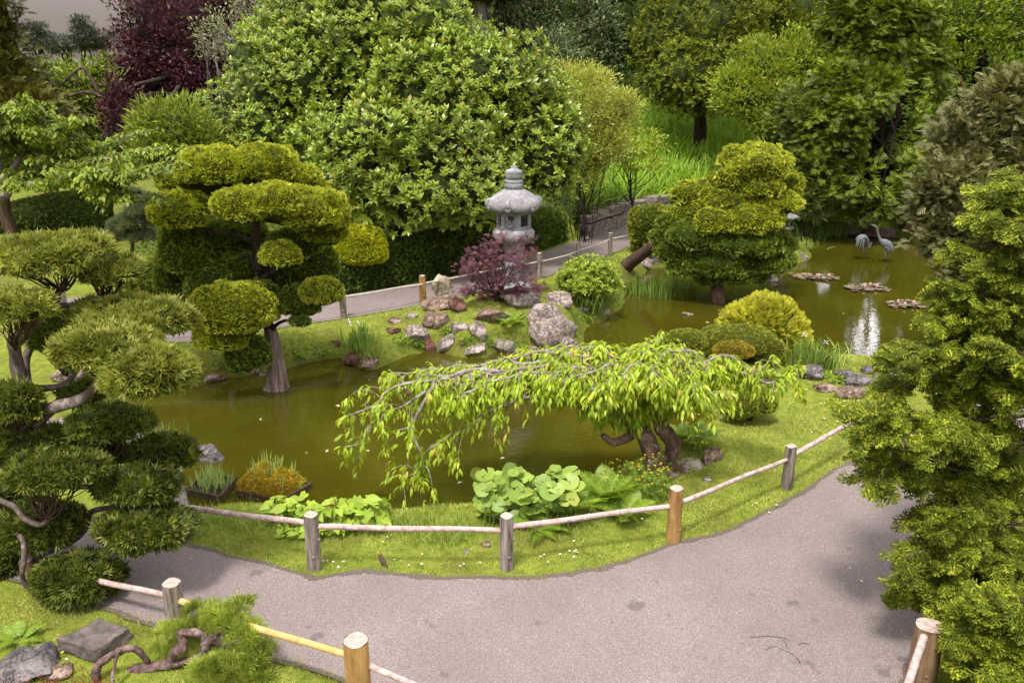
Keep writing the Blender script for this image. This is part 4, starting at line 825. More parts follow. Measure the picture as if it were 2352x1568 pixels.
# hedges
def hedge(label, base_px, hgt, dep, leaf, hul, size, dens, tm=S4, seed=0, name='hedge', rnd=.12, tops=None):
    L = cr([np.append(G(x, y)[:2], 0) for x, y in base_px], 6); b = L[0]; root = thing(name, label, 'hedge', b); d = norm(np.gradient(L, axis=0)); nrm = np.c_[-d[:, 1], d[:, 0], d[:, 2] * 0]
    if nrm[:, 1].mean() < 0: nrm = -nrm
    sec = []
    for a in np.linspace(0, 1, 14): 
        th = a * pi; x = .5 - .5 * np.sign(cos(th)) * abs(cos(th)) ** .45; z = abs(sin(th)) ** .38; sec.append((x, z))
    hh = np.full(len(L), hgt) if tops is None else np.interp(np.linspace(0, 1, len(L)), np.linspace(0, 1, len(tops)), tops)
    e = np.ones(len(L)); e[0] = e[-1] = .02; e[1] = e[-2] = .8
    V = np.array([[L[i] + nrm[i] * (dep * (.5 + (x - .5) * e[i])) + UP * (z * hh[i] * (.75 + .25 * e[i])) for x, z in sec] for i in range(len(L))])
    V += wob(V, 1.6, seed)[..., None] * .04
    V[0] = V[0].mean(0) * .5 + V[0] * .5; n, mS = len(L), len(sec); i = np.arange(n - 1)[:, None] * mS; j = np.arange(mS - 1)[None]
    g = Geo(); F = np.stack([i + j, i + mS + j, i + mS + j + 1, i + j + 1], -1).reshape(-1, 4); VV = V.reshape(-1, 3)
    caps = [np.array([[k, k + 1, mS // 2]]) for k in range(mS - 1)] + [np.array([[(n - 1) * mS + k + 1, (n - 1) * mS + k, (n - 1) * mS + mS // 2]]) for k in range(mS - 1)]
    g.add(VV, [F, np.concatenate(caps)])
    a, b_, c = VV[F[:, 0]], VV[F[:, 1]], VV[F[:, 3]]; cn = np.cross(b_ - a, c - a); ar = np.linalg.norm(cn, axis=1); nn = cn / (ar[:, None] + 1e-9)
    cen = VV.mean(0)
    if ((VV[F].mean(1) - cen) * nn).sum() < 0: nn = -nn
    N_ = int(ar.sum() * dens); k = R.choice(len(F), N_, p=ar / ar.sum()); u, v = R.random((2, N_, 1))
    P = VV[F[k, 0]] * (1 - u) * (1 - v) + VV[F[k, 1]] * u * (1 - v) + VV[F[k, 2]] * u * v + VV[F[k, 3]] * (1 - u) * v
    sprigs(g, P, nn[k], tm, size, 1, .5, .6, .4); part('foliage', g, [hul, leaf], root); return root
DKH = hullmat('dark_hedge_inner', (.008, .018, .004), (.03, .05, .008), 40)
hedge('long dark green clipped hedge edging the far path left of the lantern', [(600, 700), (760, 684), (900, 660), (1040, 634), (1190, 603)], .8, 1.0, DKLEAF, DKH, .085, 700, LNF := fan(4, .9, .09, .1, 8), 3, tops=[.75, .62, .72, .85, .95])
hedge('dark clipped box hedge beside the far path just right of the lantern', [(1205, 590), (1262, 570), (1318, 549)], .75, .9, DKLEAF, DKH, .085, 700, LNF, 4, tops=[.75, .8, .82])
shrub('round_shrub', 'small round dark green shrub at the left end of the stone wall', 'shrub', [(1336, 507, 25, 33, 21.8)], DKLEAF, DKH, .09, 500, LNF, .05, low=1.0, subs=1)
HY = leafmat('yellow_green_hedge', (.12, .16, .015), (.30, .32, .035), (.42, .42, .07), nscale=2, var=.3, tr=.25)
shrub('clipped_shrub', 'yellow green squarish clipped shrub at the bend of the far path', 'shrub', [(1492, 520, 48, 46, 19.8), (1510, 505, 40, 34, 20.2), (1480, 545, 34, 28, 19.7)], HY, GREENHULL, .08, 600, LNF, .04, low=1.0, subs=2)
hedge('bright yellow green clipped hedge behind the left cloud-pruned tree', [(262, 722), (330, 726), (440, 722)], .95, .9, HY, GREENHULL, .08, 800, LNF, 6, tops=[.9, .95, .95])
hedge('tall dark olive hedge running behind the clipped tree at far left', [(-30, 610), (60, 590), (160, 570), (275, 560)], 1.25, 1.2, leafmat('dark_olive_hedge', (.045, .07, .01), (.10, .13, .015), (.2, .2, .03), nscale=1.5, var=.3), DKH, .09, 500, LNF, 7, tops=[.9, 1.0, 1.2, 1.25])
# ---------------------------------------------------------------- trees and shrubs at the back
def gpt(px, py, Y): c = at(px, py, Y); return np.array([c[0], Y, float(H(c[0], Y))])
def tree(name, label, cat, blobs, leaf, mode, n, per, size, tm, rc=.4, trunk=None, tr=.2, bark=None, hk=.72, hm=None, group=None, limbs=6, branchy=True, **kw):
    bl = [blob(*q) for q in blobs]; ctr = np.mean([c for c, r in bl], 0); b = gpt(*trunk) if trunk else np.array([ctr[0], ctr[1], float(H(ctr[0], ctr[1]))])
    root = thing(name, label, cat, b, group); g = Geo(); top = bl[0][0]
    bark = bark or BARKD
    P = wig(b - UP * .2, top, 9, .06, 0, b[0]); tube(g, P, np.linspace(tr, tr * .4, 9), 10, .12, 1)
    part('trunk', g, bark, root)
    if branchy:
        g = Geo()
        for i, (c, r) in enumerate(bl):
            for k in range(limbs):
                d = rdir(1)[0]; d[2] = abs(d[2]) * .6; e = c + d * r * .95; s = P[min(8, 3 + (i + k) % 5)]
                tube(g, wig(s, e, 7, .16, -.03, k + i), np.linspace(tr * .3, .01, 7), 6, .1, k, cap=False)
        part('branches', g, bark, root)
    g = Geo()
    if hk:
        for i, (c, r) in enumerate(bl): hull(g, c, r, hk, kw.get('amp', .18), kw.get('seed', 0) + i, .9, 2.6)
    mi = 1 if hk else 0
    if mode == 'shoot': shoots(g, bl, n, per, tm, size, mi, **kw)
    else: clusters(g, bl, n, per, rc, tm, size, mi, **kw)
    part('crown', g, [hm or CROWNSHADE, leaf] if hk else leaf, root)
    return root
LAU = leafmat('glossy_broad_leaves', (.14, .205, .022), (.28, .35, .045), (.50, .38, .06), rough=.33, spec=.6, nscale=.8, var=.25, tr=.22, p3=.025)
tree('laurel_tree', 'huge rounded broadleaf evergreen with glossy light green leaves behind the lantern', 'tree',
     [(880, 150, 270, 185, 19.8), (650, 240, 165, 160, 19.3), (520, 320, 100, 80, 18.8), (1080, 270, 215, 185, 18.8), (1225, 350, 112, 130, 18.2), (900, 350, 250, 140, 18), (720, 400, 120, 80, 17.8), (1010, 440, 185, 78, 17.3), (760, 90, 170, 130, 20), (970, 110, 110, 100, 20), (820, 40, 90, 70, 19), (960, 200, 110, 80, 17.9), (700, 190, 90, 70, 18.3), (1130, 190, 80, 70, 17.8), (860, 440, 90, 60, 16.9), (1100, 400, 90, 60, 17), (600, 300, 70, 60, 18)],
     LAU, 'shoot', 12500, 8, .148, OV, trunk=(930, 560, 19.3), tr=.25, hk=.86, amp=.19, front=.75, up=.75, limbs=3, deep=.22)
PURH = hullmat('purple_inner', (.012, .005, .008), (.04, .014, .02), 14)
PUR = leafmat('dark_purple_leaves', (.03, .008, .013), (.085, .024, .034), (.16, .05, .055), nscale=.8, var=.35, tr=.25, rough=.45)
tree('purple_leaved_tree', 'tall dark purple leaved tree rising left of the broadleaf evergreen', 'tree',
     [(430, 110, 160, 160, 25), (330, 210, 90, 100, 24.5), (350, 320, 100, 80, 24), (295, 285, 52, 75, 21.3), (335, 330, 60, 45, 21.3), (270, 230, 30, 50, 21.4), (500, 200, 120, 110, 24.5), (330, 100, 60, 50, 25), (520, 0, 130, 120, 26), (300, 280, 60, 70, 24), (400, 30, 90, 70, 25.5), (600, 60, 60, 80, 25)],
     PUR, 'cl', 1900, 15, .14, OV, rc=.42, hm=PURH, trunk=(420, 560, 25), tr=.3, hk=.7, amp=.25, front=.7)
GRT = leafmat('grey_green_small_leaves', (.11, .125, .065), (.25, .265, .14), (.38, .36, .2), nscale=.9, var=.3, tr=.2)
tree('grey_twiggy_tree', 'sparse grey green tree with bare pale twigs between the purple tree and the evergreen', 'tree',
     [(560, 80, 85, 60, 22.5), (620, 10, 80, 60, 22.5), (500, 90, 50, 60, 22.5)], GRT, 'cl', 420, 9, .09, OV, rc=.3, trunk=(560, 560, 23), tr=.12, bark=TWIG, hk=0, limbs=22, amp=.25)
tree('leafy_shrub', 'airy light green fine leaved shrub left of the broadleaf evergreen above the clipped pines', 'shrub',
     [(400, 305, 82, 62, 17.5), (360, 350, 50, 50, 17.2), (450, 340, 55, 50, 17.4)], leafmat('bamboo_leaf', (.10, .15, .018), (.26, .31, .035), (.36, .36, .06), nscale=1.2, var=.3), 'cl', 420, 12, .19, LN, rc=.28, trunk=(390, 470, 17.5), tr=.05, hk=.75, amp=.18)
CYD = leafmat('dark_gold_conifer', (.04, .045, .006), (.12, .11, .012), (.20, .16, .02), nscale=.7, var=.4, tr=.15)
tree('cypress_tree', 'dark olive gold conifer towering at the left edge of the garden', 'tree',
     [(10, 170, 60, 110, 21), (80, 255, 60, 48, 20.5), (-10, 330, 110, 80, 20.5), (-5, 40, 30, 90, 21), (-70, 200, 110, 200, 22)], CYD, 'cl', 1500, 8, .20, SPR1, rc=.4, trunk=(0, 560, 21), tr=.25, hk=.75, amp=.25)
GM = leafmat('mid_green_leaves', (.075, .125, .012), (.20, .255, .022), (.30, .33, .04), nscale=.7, var=.3, tr=.3)
r_ = tree('arching_tree', 'arching bent-limbed tree with light green leaves at upper left below the sky', 'tree',
     [(160, 205, 80, 46, 23), (110, 175, 50, 26, 23.5), (205, 265, 70, 60, 23), (225, 165, 34, 36, 23), (190, 330, 90, 60, 22.5)], GM, 'cl', 620, 10, .13, OV, rc=.45, trunk=(235, 520, 23), tr=.12, hk=.5, amp=.3)
s = mpp(at(180, 200, 21.5)); g = Geo()
limb(g, [at(240, 235, 21.6), at(222, 205, 21.6), at(208, 180, 21.6), at(195, 160, 21.6), at(183, 158, 21.6), at(160, 175, 21.5), at(125, 210, 21.5)], 5 * s, 2.5 * s, 8, .15); limb(g, [at(232, 222, 21.6), at(205, 212, 21.5), at(180, 215, 21.5), at(150, 225, 21.5), at(135, 245, 21.5)], 5 * s, 2 * s, 7, .15); limb(g, [at(175, 162, 21.6), at(178, 190, 21.5), at(186, 206, 21.5)], 3 * s, 1.5 * s, 6); limb(g, [at(130, 205, 21.5), at(110, 180, 21.5), at(95, 165, 21.5)], 3 * s, 1.5 * s, 6)
limb(g, [at(235, 520, 21.8), at(250, 400, 21.8), at(248, 300, 21.7), at(240, 235, 21.6)], 7 * s, 5 * s, 9, .12); part('bent_limb', g, BARK, r_)
FAR = leafmat('distant_pine', (.055, .065, .05), (.13, .145, .11), nscale=.2, var=.3, tr=.1)
for k, (x, y, rx, ry, lab, tl) in enumerate([(85, 75, 26, 14, 'dark flat-topped pine on the skyline, leftmost', [(60, 95, 22, 12), (112, 98, 26, 11)]), (192, 60, 20, 12, 'layered pine rising highest against the grey sky at upper left', [(196, 78, 26, 8), (185, 47, 13, 7), (180, 96, 18, 7), (205, 92, 24, 9)]), (235, 92, 34, 14, 'low rounded pine on the skyline beside the layered pine', [(220, 106, 40, 14)]), (150, 100, 26, 12, 'small dark pine crown between the two skyline pines', [(140, 112, 34, 12)])]):
    tree('pine_tree', lab, 'tree', [(x, y, rx, ry, 62 + k)] + [(a, b_, c, d, 62 + k) for a, b_, c, d in tl], FAR, 'cl', 260, 8, .34, LN, rc=.38, flat=.3, trunk=(x, 140, 62 + k), tr=.28, hk=.6, limbs=2, group='pines on the skyline', amp=.3, hm=hullmat('distant_pine_inner' + str(k), (.03, .035, .03), (.07, .08, .06), 2))
# middle back
GG = leafmat('grey_green_oak', (.085, .115, .055), (.21, .25, .12), (.32, .36, .2), nscale=.7, var=.35, tr=.2, rough=.4)
tree('evergreen_oak', 'rounded grey green small leaved evergreen behind the bamboo', 'tree', [(1290, 60, 118, 120, 31), (1300, 160, 95, 80, 30), (1230, 130, 70, 70, 30.5), (1370, 100, 50, 80, 30), (1180, 60, 60, 50, 31.5), (1290, -80, 140, 120, 33)], GG, 'cl', 2000, 14, .15, OV, rc=.42, trunk=(1300, 330, 31), tr=.25, hk=.8, amp=.22)
DG = leafmat('deep_green_leaves', (.025, .060, .010), (.08, .14, .018), (.13, .20, .03), nscale=.6, var=.35, tr=.25)
tree('dark_tree', 'deep shaded green tree in the gap between the oak and the olive gold shrub', 'tree', [(1450, 110, 80, 110, 35), (1440, 240, 80, 80, 33), (1500, 20, 90, 90, 36), (1430, -60, 120, 130, 37), (1480, 320, 80, 60, 32)], DG, 'cl', 1100, 12, .18, OV, rc=.5, trunk=(1450, 330, 35), tr=.25, hk=.8, amp=.2)
OG = leafmat('olive_gold_leaves', (.075, .10, .008), (.215, .245, .016), (.38, .37, .03), nscale=.6, var=.35, tr=.25, rough=.45)
tree('pittosporum_tree', 'big olive gold leaved bushy tree at upper centre right above the grass bank', 'tree', [(1600, 100, 110, 115, 27.5), (1560, 180, 88, 80, 27), (1650, 180, 80, 75, 27), (1520, 100, 70, 90, 28), (1640, 30, 110, 80, 28), (1600, 235, 60, 30, 26.8), (1700, 100, 50, 80, 28), (1600, -80, 140, 110, 29)], OG, 'shoot', 5200, 7, .17, LNW := diamond(.15, .04), trunk=(1600, 380, 28), tr=.22, hk=.84, amp=.2, front=.75, up=.5, limbs=3)
tree('domed_tree', 'dense domed tree with golden outer edge beside the patch of white sky', 'tree', [(1800, 60, 75, 90, 31), (1750, 40, 70, 90, 31.5), (1790, -60, 80, 90, 32), (1835, 90, 44, 60, 30.5)], OG, 'cl', 500, 14, .19, DI, rc=.4, trunk=(1800, 330, 31), tr=.25, hk=.85, amp=.12)
BAM = leafmat('pale_bamboo_leaves', (.25, .28, .045), (.47, .49, .12), (.58, .55, .2), nscale=1.2, var=.25, tr=.3)
r_ = tree('bamboo_clump', 'pale yellow green feathery bamboo clump right of the big evergreen', 'bamboo', [(1335, 250, 58, 66, 21.2), (1300, 200, 40, 46, 21.5), (1395, 270, 46, 56, 20.8), (1365, 190, 34, 30, 21.3), (1370, 340, 44, 56, 20.8), (1350, 390, 26, 40, 20.8), (1445, 235, 22, 22, 20.6), (1400, 330, 40, 40, 20.6)], BAM, 'cl', 1500, 12, .13, LN, rc=.26, trunk=(1350, 440, 21), tr=.02, hk=0, amp=.3, limbs=8, bark=BARK)
g = Geo()
for k in range(14): x = 1320 + 46 * R.random(); tube(g, wig(gpt(x, 430, 20.6 + .5 * R.random()), at(x + R.uniform(-40, 60), R.uniform(300, 370), 20.9), 6, .05, 0, k), [.010] * 6, 5, 0)
part('culms', g, BARKD, r_)
LM = leafmat('light_maple_leaves', (.12, .18, .018), (.30, .35, .04), (.45, .43, .10), nscale=.8, var=.3, tr=.35)
tree('maple_tree', 'wide light green maple with pale new tips at centre right over the bank', 'tree', [(1780, 185, 120, 85, 25.5), (1725, 235, 75, 50, 24.8), (1850, 170, 70, 60, 25.5), (1820, 265, 105, 65, 24.5), (1700, 190, 60, 40, 25)], LM, 'cl', 1700, 13, .13, DI, rc=.4, trunk=(1790, 440, 25.5), tr=.13, hk=.72, amp=.25, flat=.35, jit=.5)
tree('small_maple', 'small airy lime green maple on the grass bank beside the bamboo', 'tree', [(1450, 330, 66, 34, 22.3), (1470, 375, 50, 24, 22), (1430, 290, 40, 26, 22.5)], LM, 'cl', 300, 9, .10, DI, rc=.25, trunk=(1462, 430, 22.4), tr=.04, hk=0, amp=.3, flat=.3)
# conifers at centre right
CON = leafmat('false_cypress_sprays', (.055, .095, .008), (.17, .215, .016), (.33, .34, .03), nscale=1.1, var=.5, tr=.25)
tree('false_cypress', 'tall feathery dark and lime conifer overhanging the far pond behind the cranes', 'tree', [(2000, 100, 110, 130, 25), (1960, 250, 120, 90, 24), (1900, 320, 80, 70, 23.5), (2010, 330, 110, 80, 23.6), (1960, 420, 120, 70, 23.2), (2060, 420, 80, 60, 23.2), (2080, 180, 80, 120, 25), (1900, 400, 60, 70, 23.2), (2010, 470, 70, 28, 22.8), (2010, -50, 60, 80, 26), (1920, 210, 60, 60, 24)], CON, 'cl', 3600, 8, .24, SPR1, rc=.36, trunk=(1985, 530, 24.3), tr=.28, limbs=2, bark=BARKD, hk=.78, amp=.25, front=.75, up=.1)
tree('grey_cypress', 'soft grey green narrow conifer left of the tall feathery conifer', 'tree', [(1830, 300, 50, 90, 23.6), (1840, 400, 60, 60, 23.4), (1850, 470, 50, 30, 23)], leafmat('soft_grey_green', (.085, .12, .03), (.20, .25, .06), (.3, .34, .09), nscale=1, var=.3), 'cl', 420, 8, .22, SPR1, rc=.3, trunk=(1840, 510, 23.8), tr=.1, hk=.78, amp=.25)
tree('broadleaf_tree', 'tall deep green broadleaf tree with brown trunk filling the upper right corner', 'tree', [(2180, 60, 120, 100, 29), (2250, 180, 110, 70, 28), (2160, 220, 80, 80, 28), (2330, 60, 120, 130, 30), (2150, 320, 80, 70, 26), (2200, -90, 160, 120, 31), (2380, 200, 100, 120, 29)], leafmat('upper_green', (.055, .095, .006), (.16, .21, .012), (.25, .29, .025), nscale=.6, var=.4, tr=.35), 'cl', 2000, 13, .17, DI, rc=.5, trunk=(2270, 420, 30), tr=.45, bark=BARK, hk=.62, amp=.25, flat=.4)
r_ = tree('background_tree', 'tall grey trunk standing behind the broadleaf evergreen at top centre', 'tree', [(1100, -160, 150, 100, 33), (1040, 10, 60, 50, 33), (1160, 20, 40, 50, 34)], GG, 'cl', 250, 10, .2, OV, rc=.5, trunk=(1108, 400, 32), tr=.2, bark=BARKG, hk=.6)
g = Geo(); s = mpp(at(1104, 60, 31)); limb(g, [at(1108, 420, 31), at(1108, 120, 31), at(1104, 60, 31), at(1102, -40, 31.2), at(1098, -180, 31.5)], 20 * s, 12 * s, 12, .12); part('trunk', g, barkmat('ridged_grey_bark', (.12, .10, .10), (.34, .30, .30), 10, stretch=(1, 1, .06), bs=1), r_)
# juniper brown-green at right and hinoki in front
JUN = leafmat('grey_brown_juniper', (.075, .080, .025), (.19, .185, .065), (.28, .25, .10), nscale=.9, var=.3, tr=.15)
tree('juniper_tree', 'brownish grey green juniper with bare twigs at the right side of the pond', 'tree', [(2230, 330, 90, 80, 12.5), (2180, 430, 80, 70, 12), (2200, 540, 90, 70, 11.8), (2240, 620, 90, 60, 11.6), (2300, 250, 80, 80, 12.5), (2170, 480, 70, 50, 12), (2250, 470, 120, 100, 12.5), (2340, 420, 100, 160, 12.5)], JUN, 'cl', 1500, 8, .13, SPR1, rc=.2, trunk=(2300, 800, 12.6), tr=.12, bark=TWIG, hk=.72, amp=.25, limbs=9, front=.7)
# woodland mass and the tall shade trees behind, leaving the gap of white sky
WOOD = leafmat('woodland_leaves', (.03, .055, .010), (.10, .14, .02), (.16, .19, .03), nscale=.15, var=.4, tr=.2)
wg = Geo(); wb = []
for x in np.arange(-34, 44, 4.2):
    for Y, z in ((44, 3.5), (50, 8.0)):
        az = x / Y
        if (z > 4 and (.335 < az < .46 or -.66 < az < -.38)): continue
        if z < 4 and -.66 < az < -.34: zc = .8; r = 2.0
        else: zc = z; r = 4.2
        wb.append((np.array([x + R.uniform(-1, 1), Y + R.uniform(-2, 2), zc]), np.array([r, r, r * R.uniform(.9, 1.2)])))
for i, (c, r) in enumerate(wb): hull(wg, c, r, .85, .2, i, 1.0, 2.6)
clusters(wg, wb, 6500, 9, .7, OV, .34, 1, amp=.2, front=.8, deep=.2)
tag(mesh('woodland', wg, [CROWNSHADE, WOOD]), kind='stuff')
for k, (x, Y, hgt, rr2, lab) in enumerate([(-3.5, 31, 15, 3.6, 'tall dark woodland tree above the frame behind the broadleaf evergreen'), (3.5, 38, 17, 4.2, 'tall dark woodland tree rising out of frame behind the grey green oak'), (10.6, 36, 17, 3.0, 'tall dark woodland tree rising out of frame left of the white sky patch'), (20.8, 35, 17, 3.3, 'tall dark woodland tree rising out of frame at the upper right'), (24, 33, 15, 4.2, 'tall dark woodland tree beyond the right edge of the pond'), (-9.5, 36, 15, 3.0, 'tall dark woodland tree behind the purple leaved tree')]):
    b = np.array([x, Y, float(H(x, Y))]); root = thing('woodland_tree', lab, 'tree', b, 'tall shade trees at the back'); g = Geo(); tube(g, wig(b - UP * .3, b + UP * hgt * .9, 8, .03, 0, k), np.linspace(.4, .12, 8), 10, .1); part('trunk', g, BARKD, root)
    bl = [(b + np.array([0, 0, hgt * .75]), np.array([rr2, rr2, hgt * .3])), (b + np.array([rr2 * .5, 0, hgt * .5]), np.array([rr2 * .8, rr2 * .8, hgt * .2])), (b + np.array([-rr2 * .5, 0, hgt * .55]), np.array([rr2 * .8, rr2 * .8, hgt * .2]))]
    g = Geo(); [hull(g, c, r, .8, .22, i, 1, 2.6) for i, (c, r) in enumerate(bl)]; clusters(g, bl, 500, 9, .7, OV, .42, 1, amp=.22, front=.7); part('crown', g, [CROWNSHADE, WOOD], root)

# ---------------------------------------------------------------- false cypress filling the right edge in front
HIN = leafmat('lime_tipped_sprays', (.04, .06, .006), (.145, .175, .013), (.36, .38, .03), nscale=3.2, var=.55, p3=.14, tr=.3, spec=.12, rough=.7)
HB = thing('false_cypress', 'close feathery false cypress with lime tipped fan sprays filling the right edge in front', 'tree', T(2420, 1420))
Yh = 6.2
tr_ = [at(2430, 1500, 6.6), at(2440, 1000, 6.6), at(2430, 600, 6.6), at(2430, 200, 6.6)]
g = Geo(); limb(g, tr_, .11, .06, 12, .15, 1); part('trunk', g, BARK, HB)
boughs = [(2420, 960, 2010, 968, -.5), (2420, 830, 2075, 838, -.2), (2420, 900, 2030, 905, -.1), (2400, 735, 2160, 735, .1), (2400, 655, 2195, 668, .2), (2400, 560, 2235, 578, .3), (2400, 470, 2290, 490, .3), (2420, 400, 2335, 425, .3), (2420, 1010, 2040, 1010, -.6), (2400, 1040, 2020, 1085, -.5), (2420, 1150, 2150, 1190, -.6), (2400, 1210, 2080, 1285, -.8), (2400, 1260, 2105, 1370, -.8), (2400, 1310, 2150, 1380, -.9), (2420, 1430, 2260, 1490, -.7), (2420, 1500, 2270, 1590, -.6), (2420, 860, 2180, 780, .3), (2420, 770, 2270, 700, .0), (2420, 1000, 2200, 960, .1), (2420, 1110, 2200, 1120, -.2), (2420, 1230, 2210, 1240, -.1), (2420, 1350, 2240, 1330, -.2), (2430, 1400, 2235, 1440, .3), (2430, 1440, 2250, 1510, 0), (2430, 1540, 2255, 1580, 0), (2440, 1500, 2290, 1560, 1), (2430, 1420, 2290, 1450, 1), (2430, 1480, 2250, 1540, .2), (2430, 1300, 2180, 1300, .3), (2440, 1200, 2210, 1180, .5), (2440, 1050, 2230, 1040, .5), (2440, 900, 2240, 880, .6), (2440, 750, 2250, 760, .6), (2440, 1560, 2270, 1600, .2), (2440, 1450, 2300, 1470, .5), (2440, 1350, 2260, 1370, .5), (2440, 1000, 2300, 1010, .6), (2440, 680, 2280, 680, .5), (2420, 620, 2300, 610, 0), (2430, 520, 2345, 520, -.1), (2430, 1450, 2290, 1400, -.3), (2430, 950, 2290, 900, -.3), (2430, 850, 2310, 800, -.4), (2430, 1560, 2330, 1530, -.4)]
def chain(P, t): q = t * (len(P) - 1); i = min(int(q), len(P) - 2); return P[i] + (P[i + 1] - P[i]) * (q - i)
for k, (x0, y0, x1, y1, dY) in enumerate(boughs):
    lowb = y1 > 1385; A, B = at(x0, y0, 5.4 if lowb else 6.5), at(x1, y1, (4.75 + .1 * dY) if lowb else Yh + dY); P = wig(A, B, 9, .07, .05, k); L = np.linalg.norm(B - A); ax = norm(B - A)
    g = Geo(); tube(g, P, np.linspace(.020, .004, 9), 6, .15, k, 0); Q, Dd, Uu = [], [], []
    for j in range(int(12 + 12 * L)):                    # flat plates of sprays in tiers along the bough, with gaps between
        t = R.uniform(.12, 1) ** .7; c0 = chain(P, t); side = norm(np.cross(ax, UP)) * R.choice([-1, 1]); wd = .20 * (1 - .6 * t) + .05
        d = norm(ax * R.uniform(.5, 1.2) + side * R.uniform(.2, 1.1) + UP * R.uniform(-.45, .3)); c1 = c0 + d * wd * R.uniform(.6, 1.4) + UP * R.uniform(-.06, .06)
        tube(g, wig(c0, c1, 5, .12, .02, j), [.006, .005, .004, .003, .002], 5, 0, 0, 0, cap=False); pn = norm(UP * .9 + np.array([-.1, -.35, 0]) + rdir(1)[0] * .25)
        for q_ in range(int(R.integers(9, 15))):
            e = c0 + (c1 - c0) * R.uniform(.2, 1.15) + rdir(1)[0] * [.055, .055, .018]; Q.append(e); Dd.append(d + rdir(1)[0] * .55 - UP * R.uniform(.0, .45)); Uu.append(pn + rdir(1)[0] * .3)
    Q, Dd, Uu = np.array(Q), np.array(Dd), np.array(Uu); scatter(g, SPR, Q, Dd, norm(Uu), .125 * R.uniform(.6, 1.3, len(Q)), 1)
    part('bough', g, [BARK, HIN], HB)
# ---------------------------------------------------------------- rocks
RKA = rockmat('brown_rock', (.13, .075, .05), (.27, .18, .13), (.38, .29, .23))
RKB = rockmat('pinkish_lichen_rock', (.17, .11, .09), (.33, .25, .21), (.45, .37, .33), lo=.53)
RKG = rockmat('grey_rock', (.10, .085, .08), (.19, .165, .16), (.27, .24, .235), lo=.68)
RKP = rockmat('pale_ochre_rock', (.33, .25, .15), (.48, .40, .29), (.6, .54, .44), lo=.7)
RKL = rockmat('pale_grey_rock', (.22, .18, .15), (.34, .29, .25), (.44, .39, .34), lo=.62)
RKR = rockmat('red_brown_rock', (.10, .045, .03), (.19, .09, .065), (.26, .15, .12), lo=.68)
import bmesh
def icos(n):
    bm = bmesh.new(); bmesh.ops.create_icosphere(bm, subdivisions=n, radius=1); bm.verts.ensure_lookup_table()
    V = np.array([v.co[:] for v in bm.verts]); F = np.array([[v.index for v in f.verts] for f in bm.faces]); bm.free(); return V, F
IV, IF = icos(4)
def rock(px, py, rx, ry, label, mat, z=None, ridge=0.0, cuts=13, seed=None, depth=.8, name='rock', sharp=.0, squash=1.0, tall=1.0):
    seed = seed or (px * 13 + py * 7) % 997; rr = np.random.default_rng(int(seed))
    b = T(px, py + ry * .75) if z is None else G(px, py + ry * .75, z); s = mpp(b) * (1.12 if b[1] > 9 else 1); V = IV.copy()
    for k in range(cuts):                              # planar fractures
        n = norm(rr.normal(size=3)); d = rr.uniform(.48, .86); q = V @ n; V = V - n[None] * np.maximum(q - d, 0)[:, None] * .97
    V = V / np.abs(V).max(0)
    V = V * (1 + .10 * wob(V, 1.9, seed)[:, None] - .09 * np.abs(wob(V, 4, seed + 3))[:, None] + .035 * wob(V, 9, seed + 4)[:, None] + .02 * wob(V, 19, seed + 5)[:, None])
    if ridge: V[:, 2] += ridge * .12 * np.sin(V[:, 0] * 9 + V[:, 1] * 3 + seed)
    Rr = np.array([rx * s, rx * s * depth, ry * s * 1.08]); c = b + UP * ry * s * .42; c[1] += rx * s * depth * .35
    g = Geo().add(V * Rr * [1, 1, tall], IF); o = mesh(name, g, mat); o.location = c
    a = rr.uniform(-.25, .25) * (1 - min(1, abs(rx / ry - 1))); o.rotation_euler = (0, a, rr.uniform(-.2, .2)); return tag(o, label, 'rock')
rock(1016, 662, 21, 34, 'tall pale ochre standing stone between the orange post and the purple maple', RKP, depth=.7, seed=5, cuts=10)
rock(1010, 700, 52, 15, 'ridged brown rock slab at the foot of the tall standing stone', RKA, ridge=1)
rock(1052, 700, 22, 20, 'reddish rock leaning on the right of the tall standing stone', RKR)
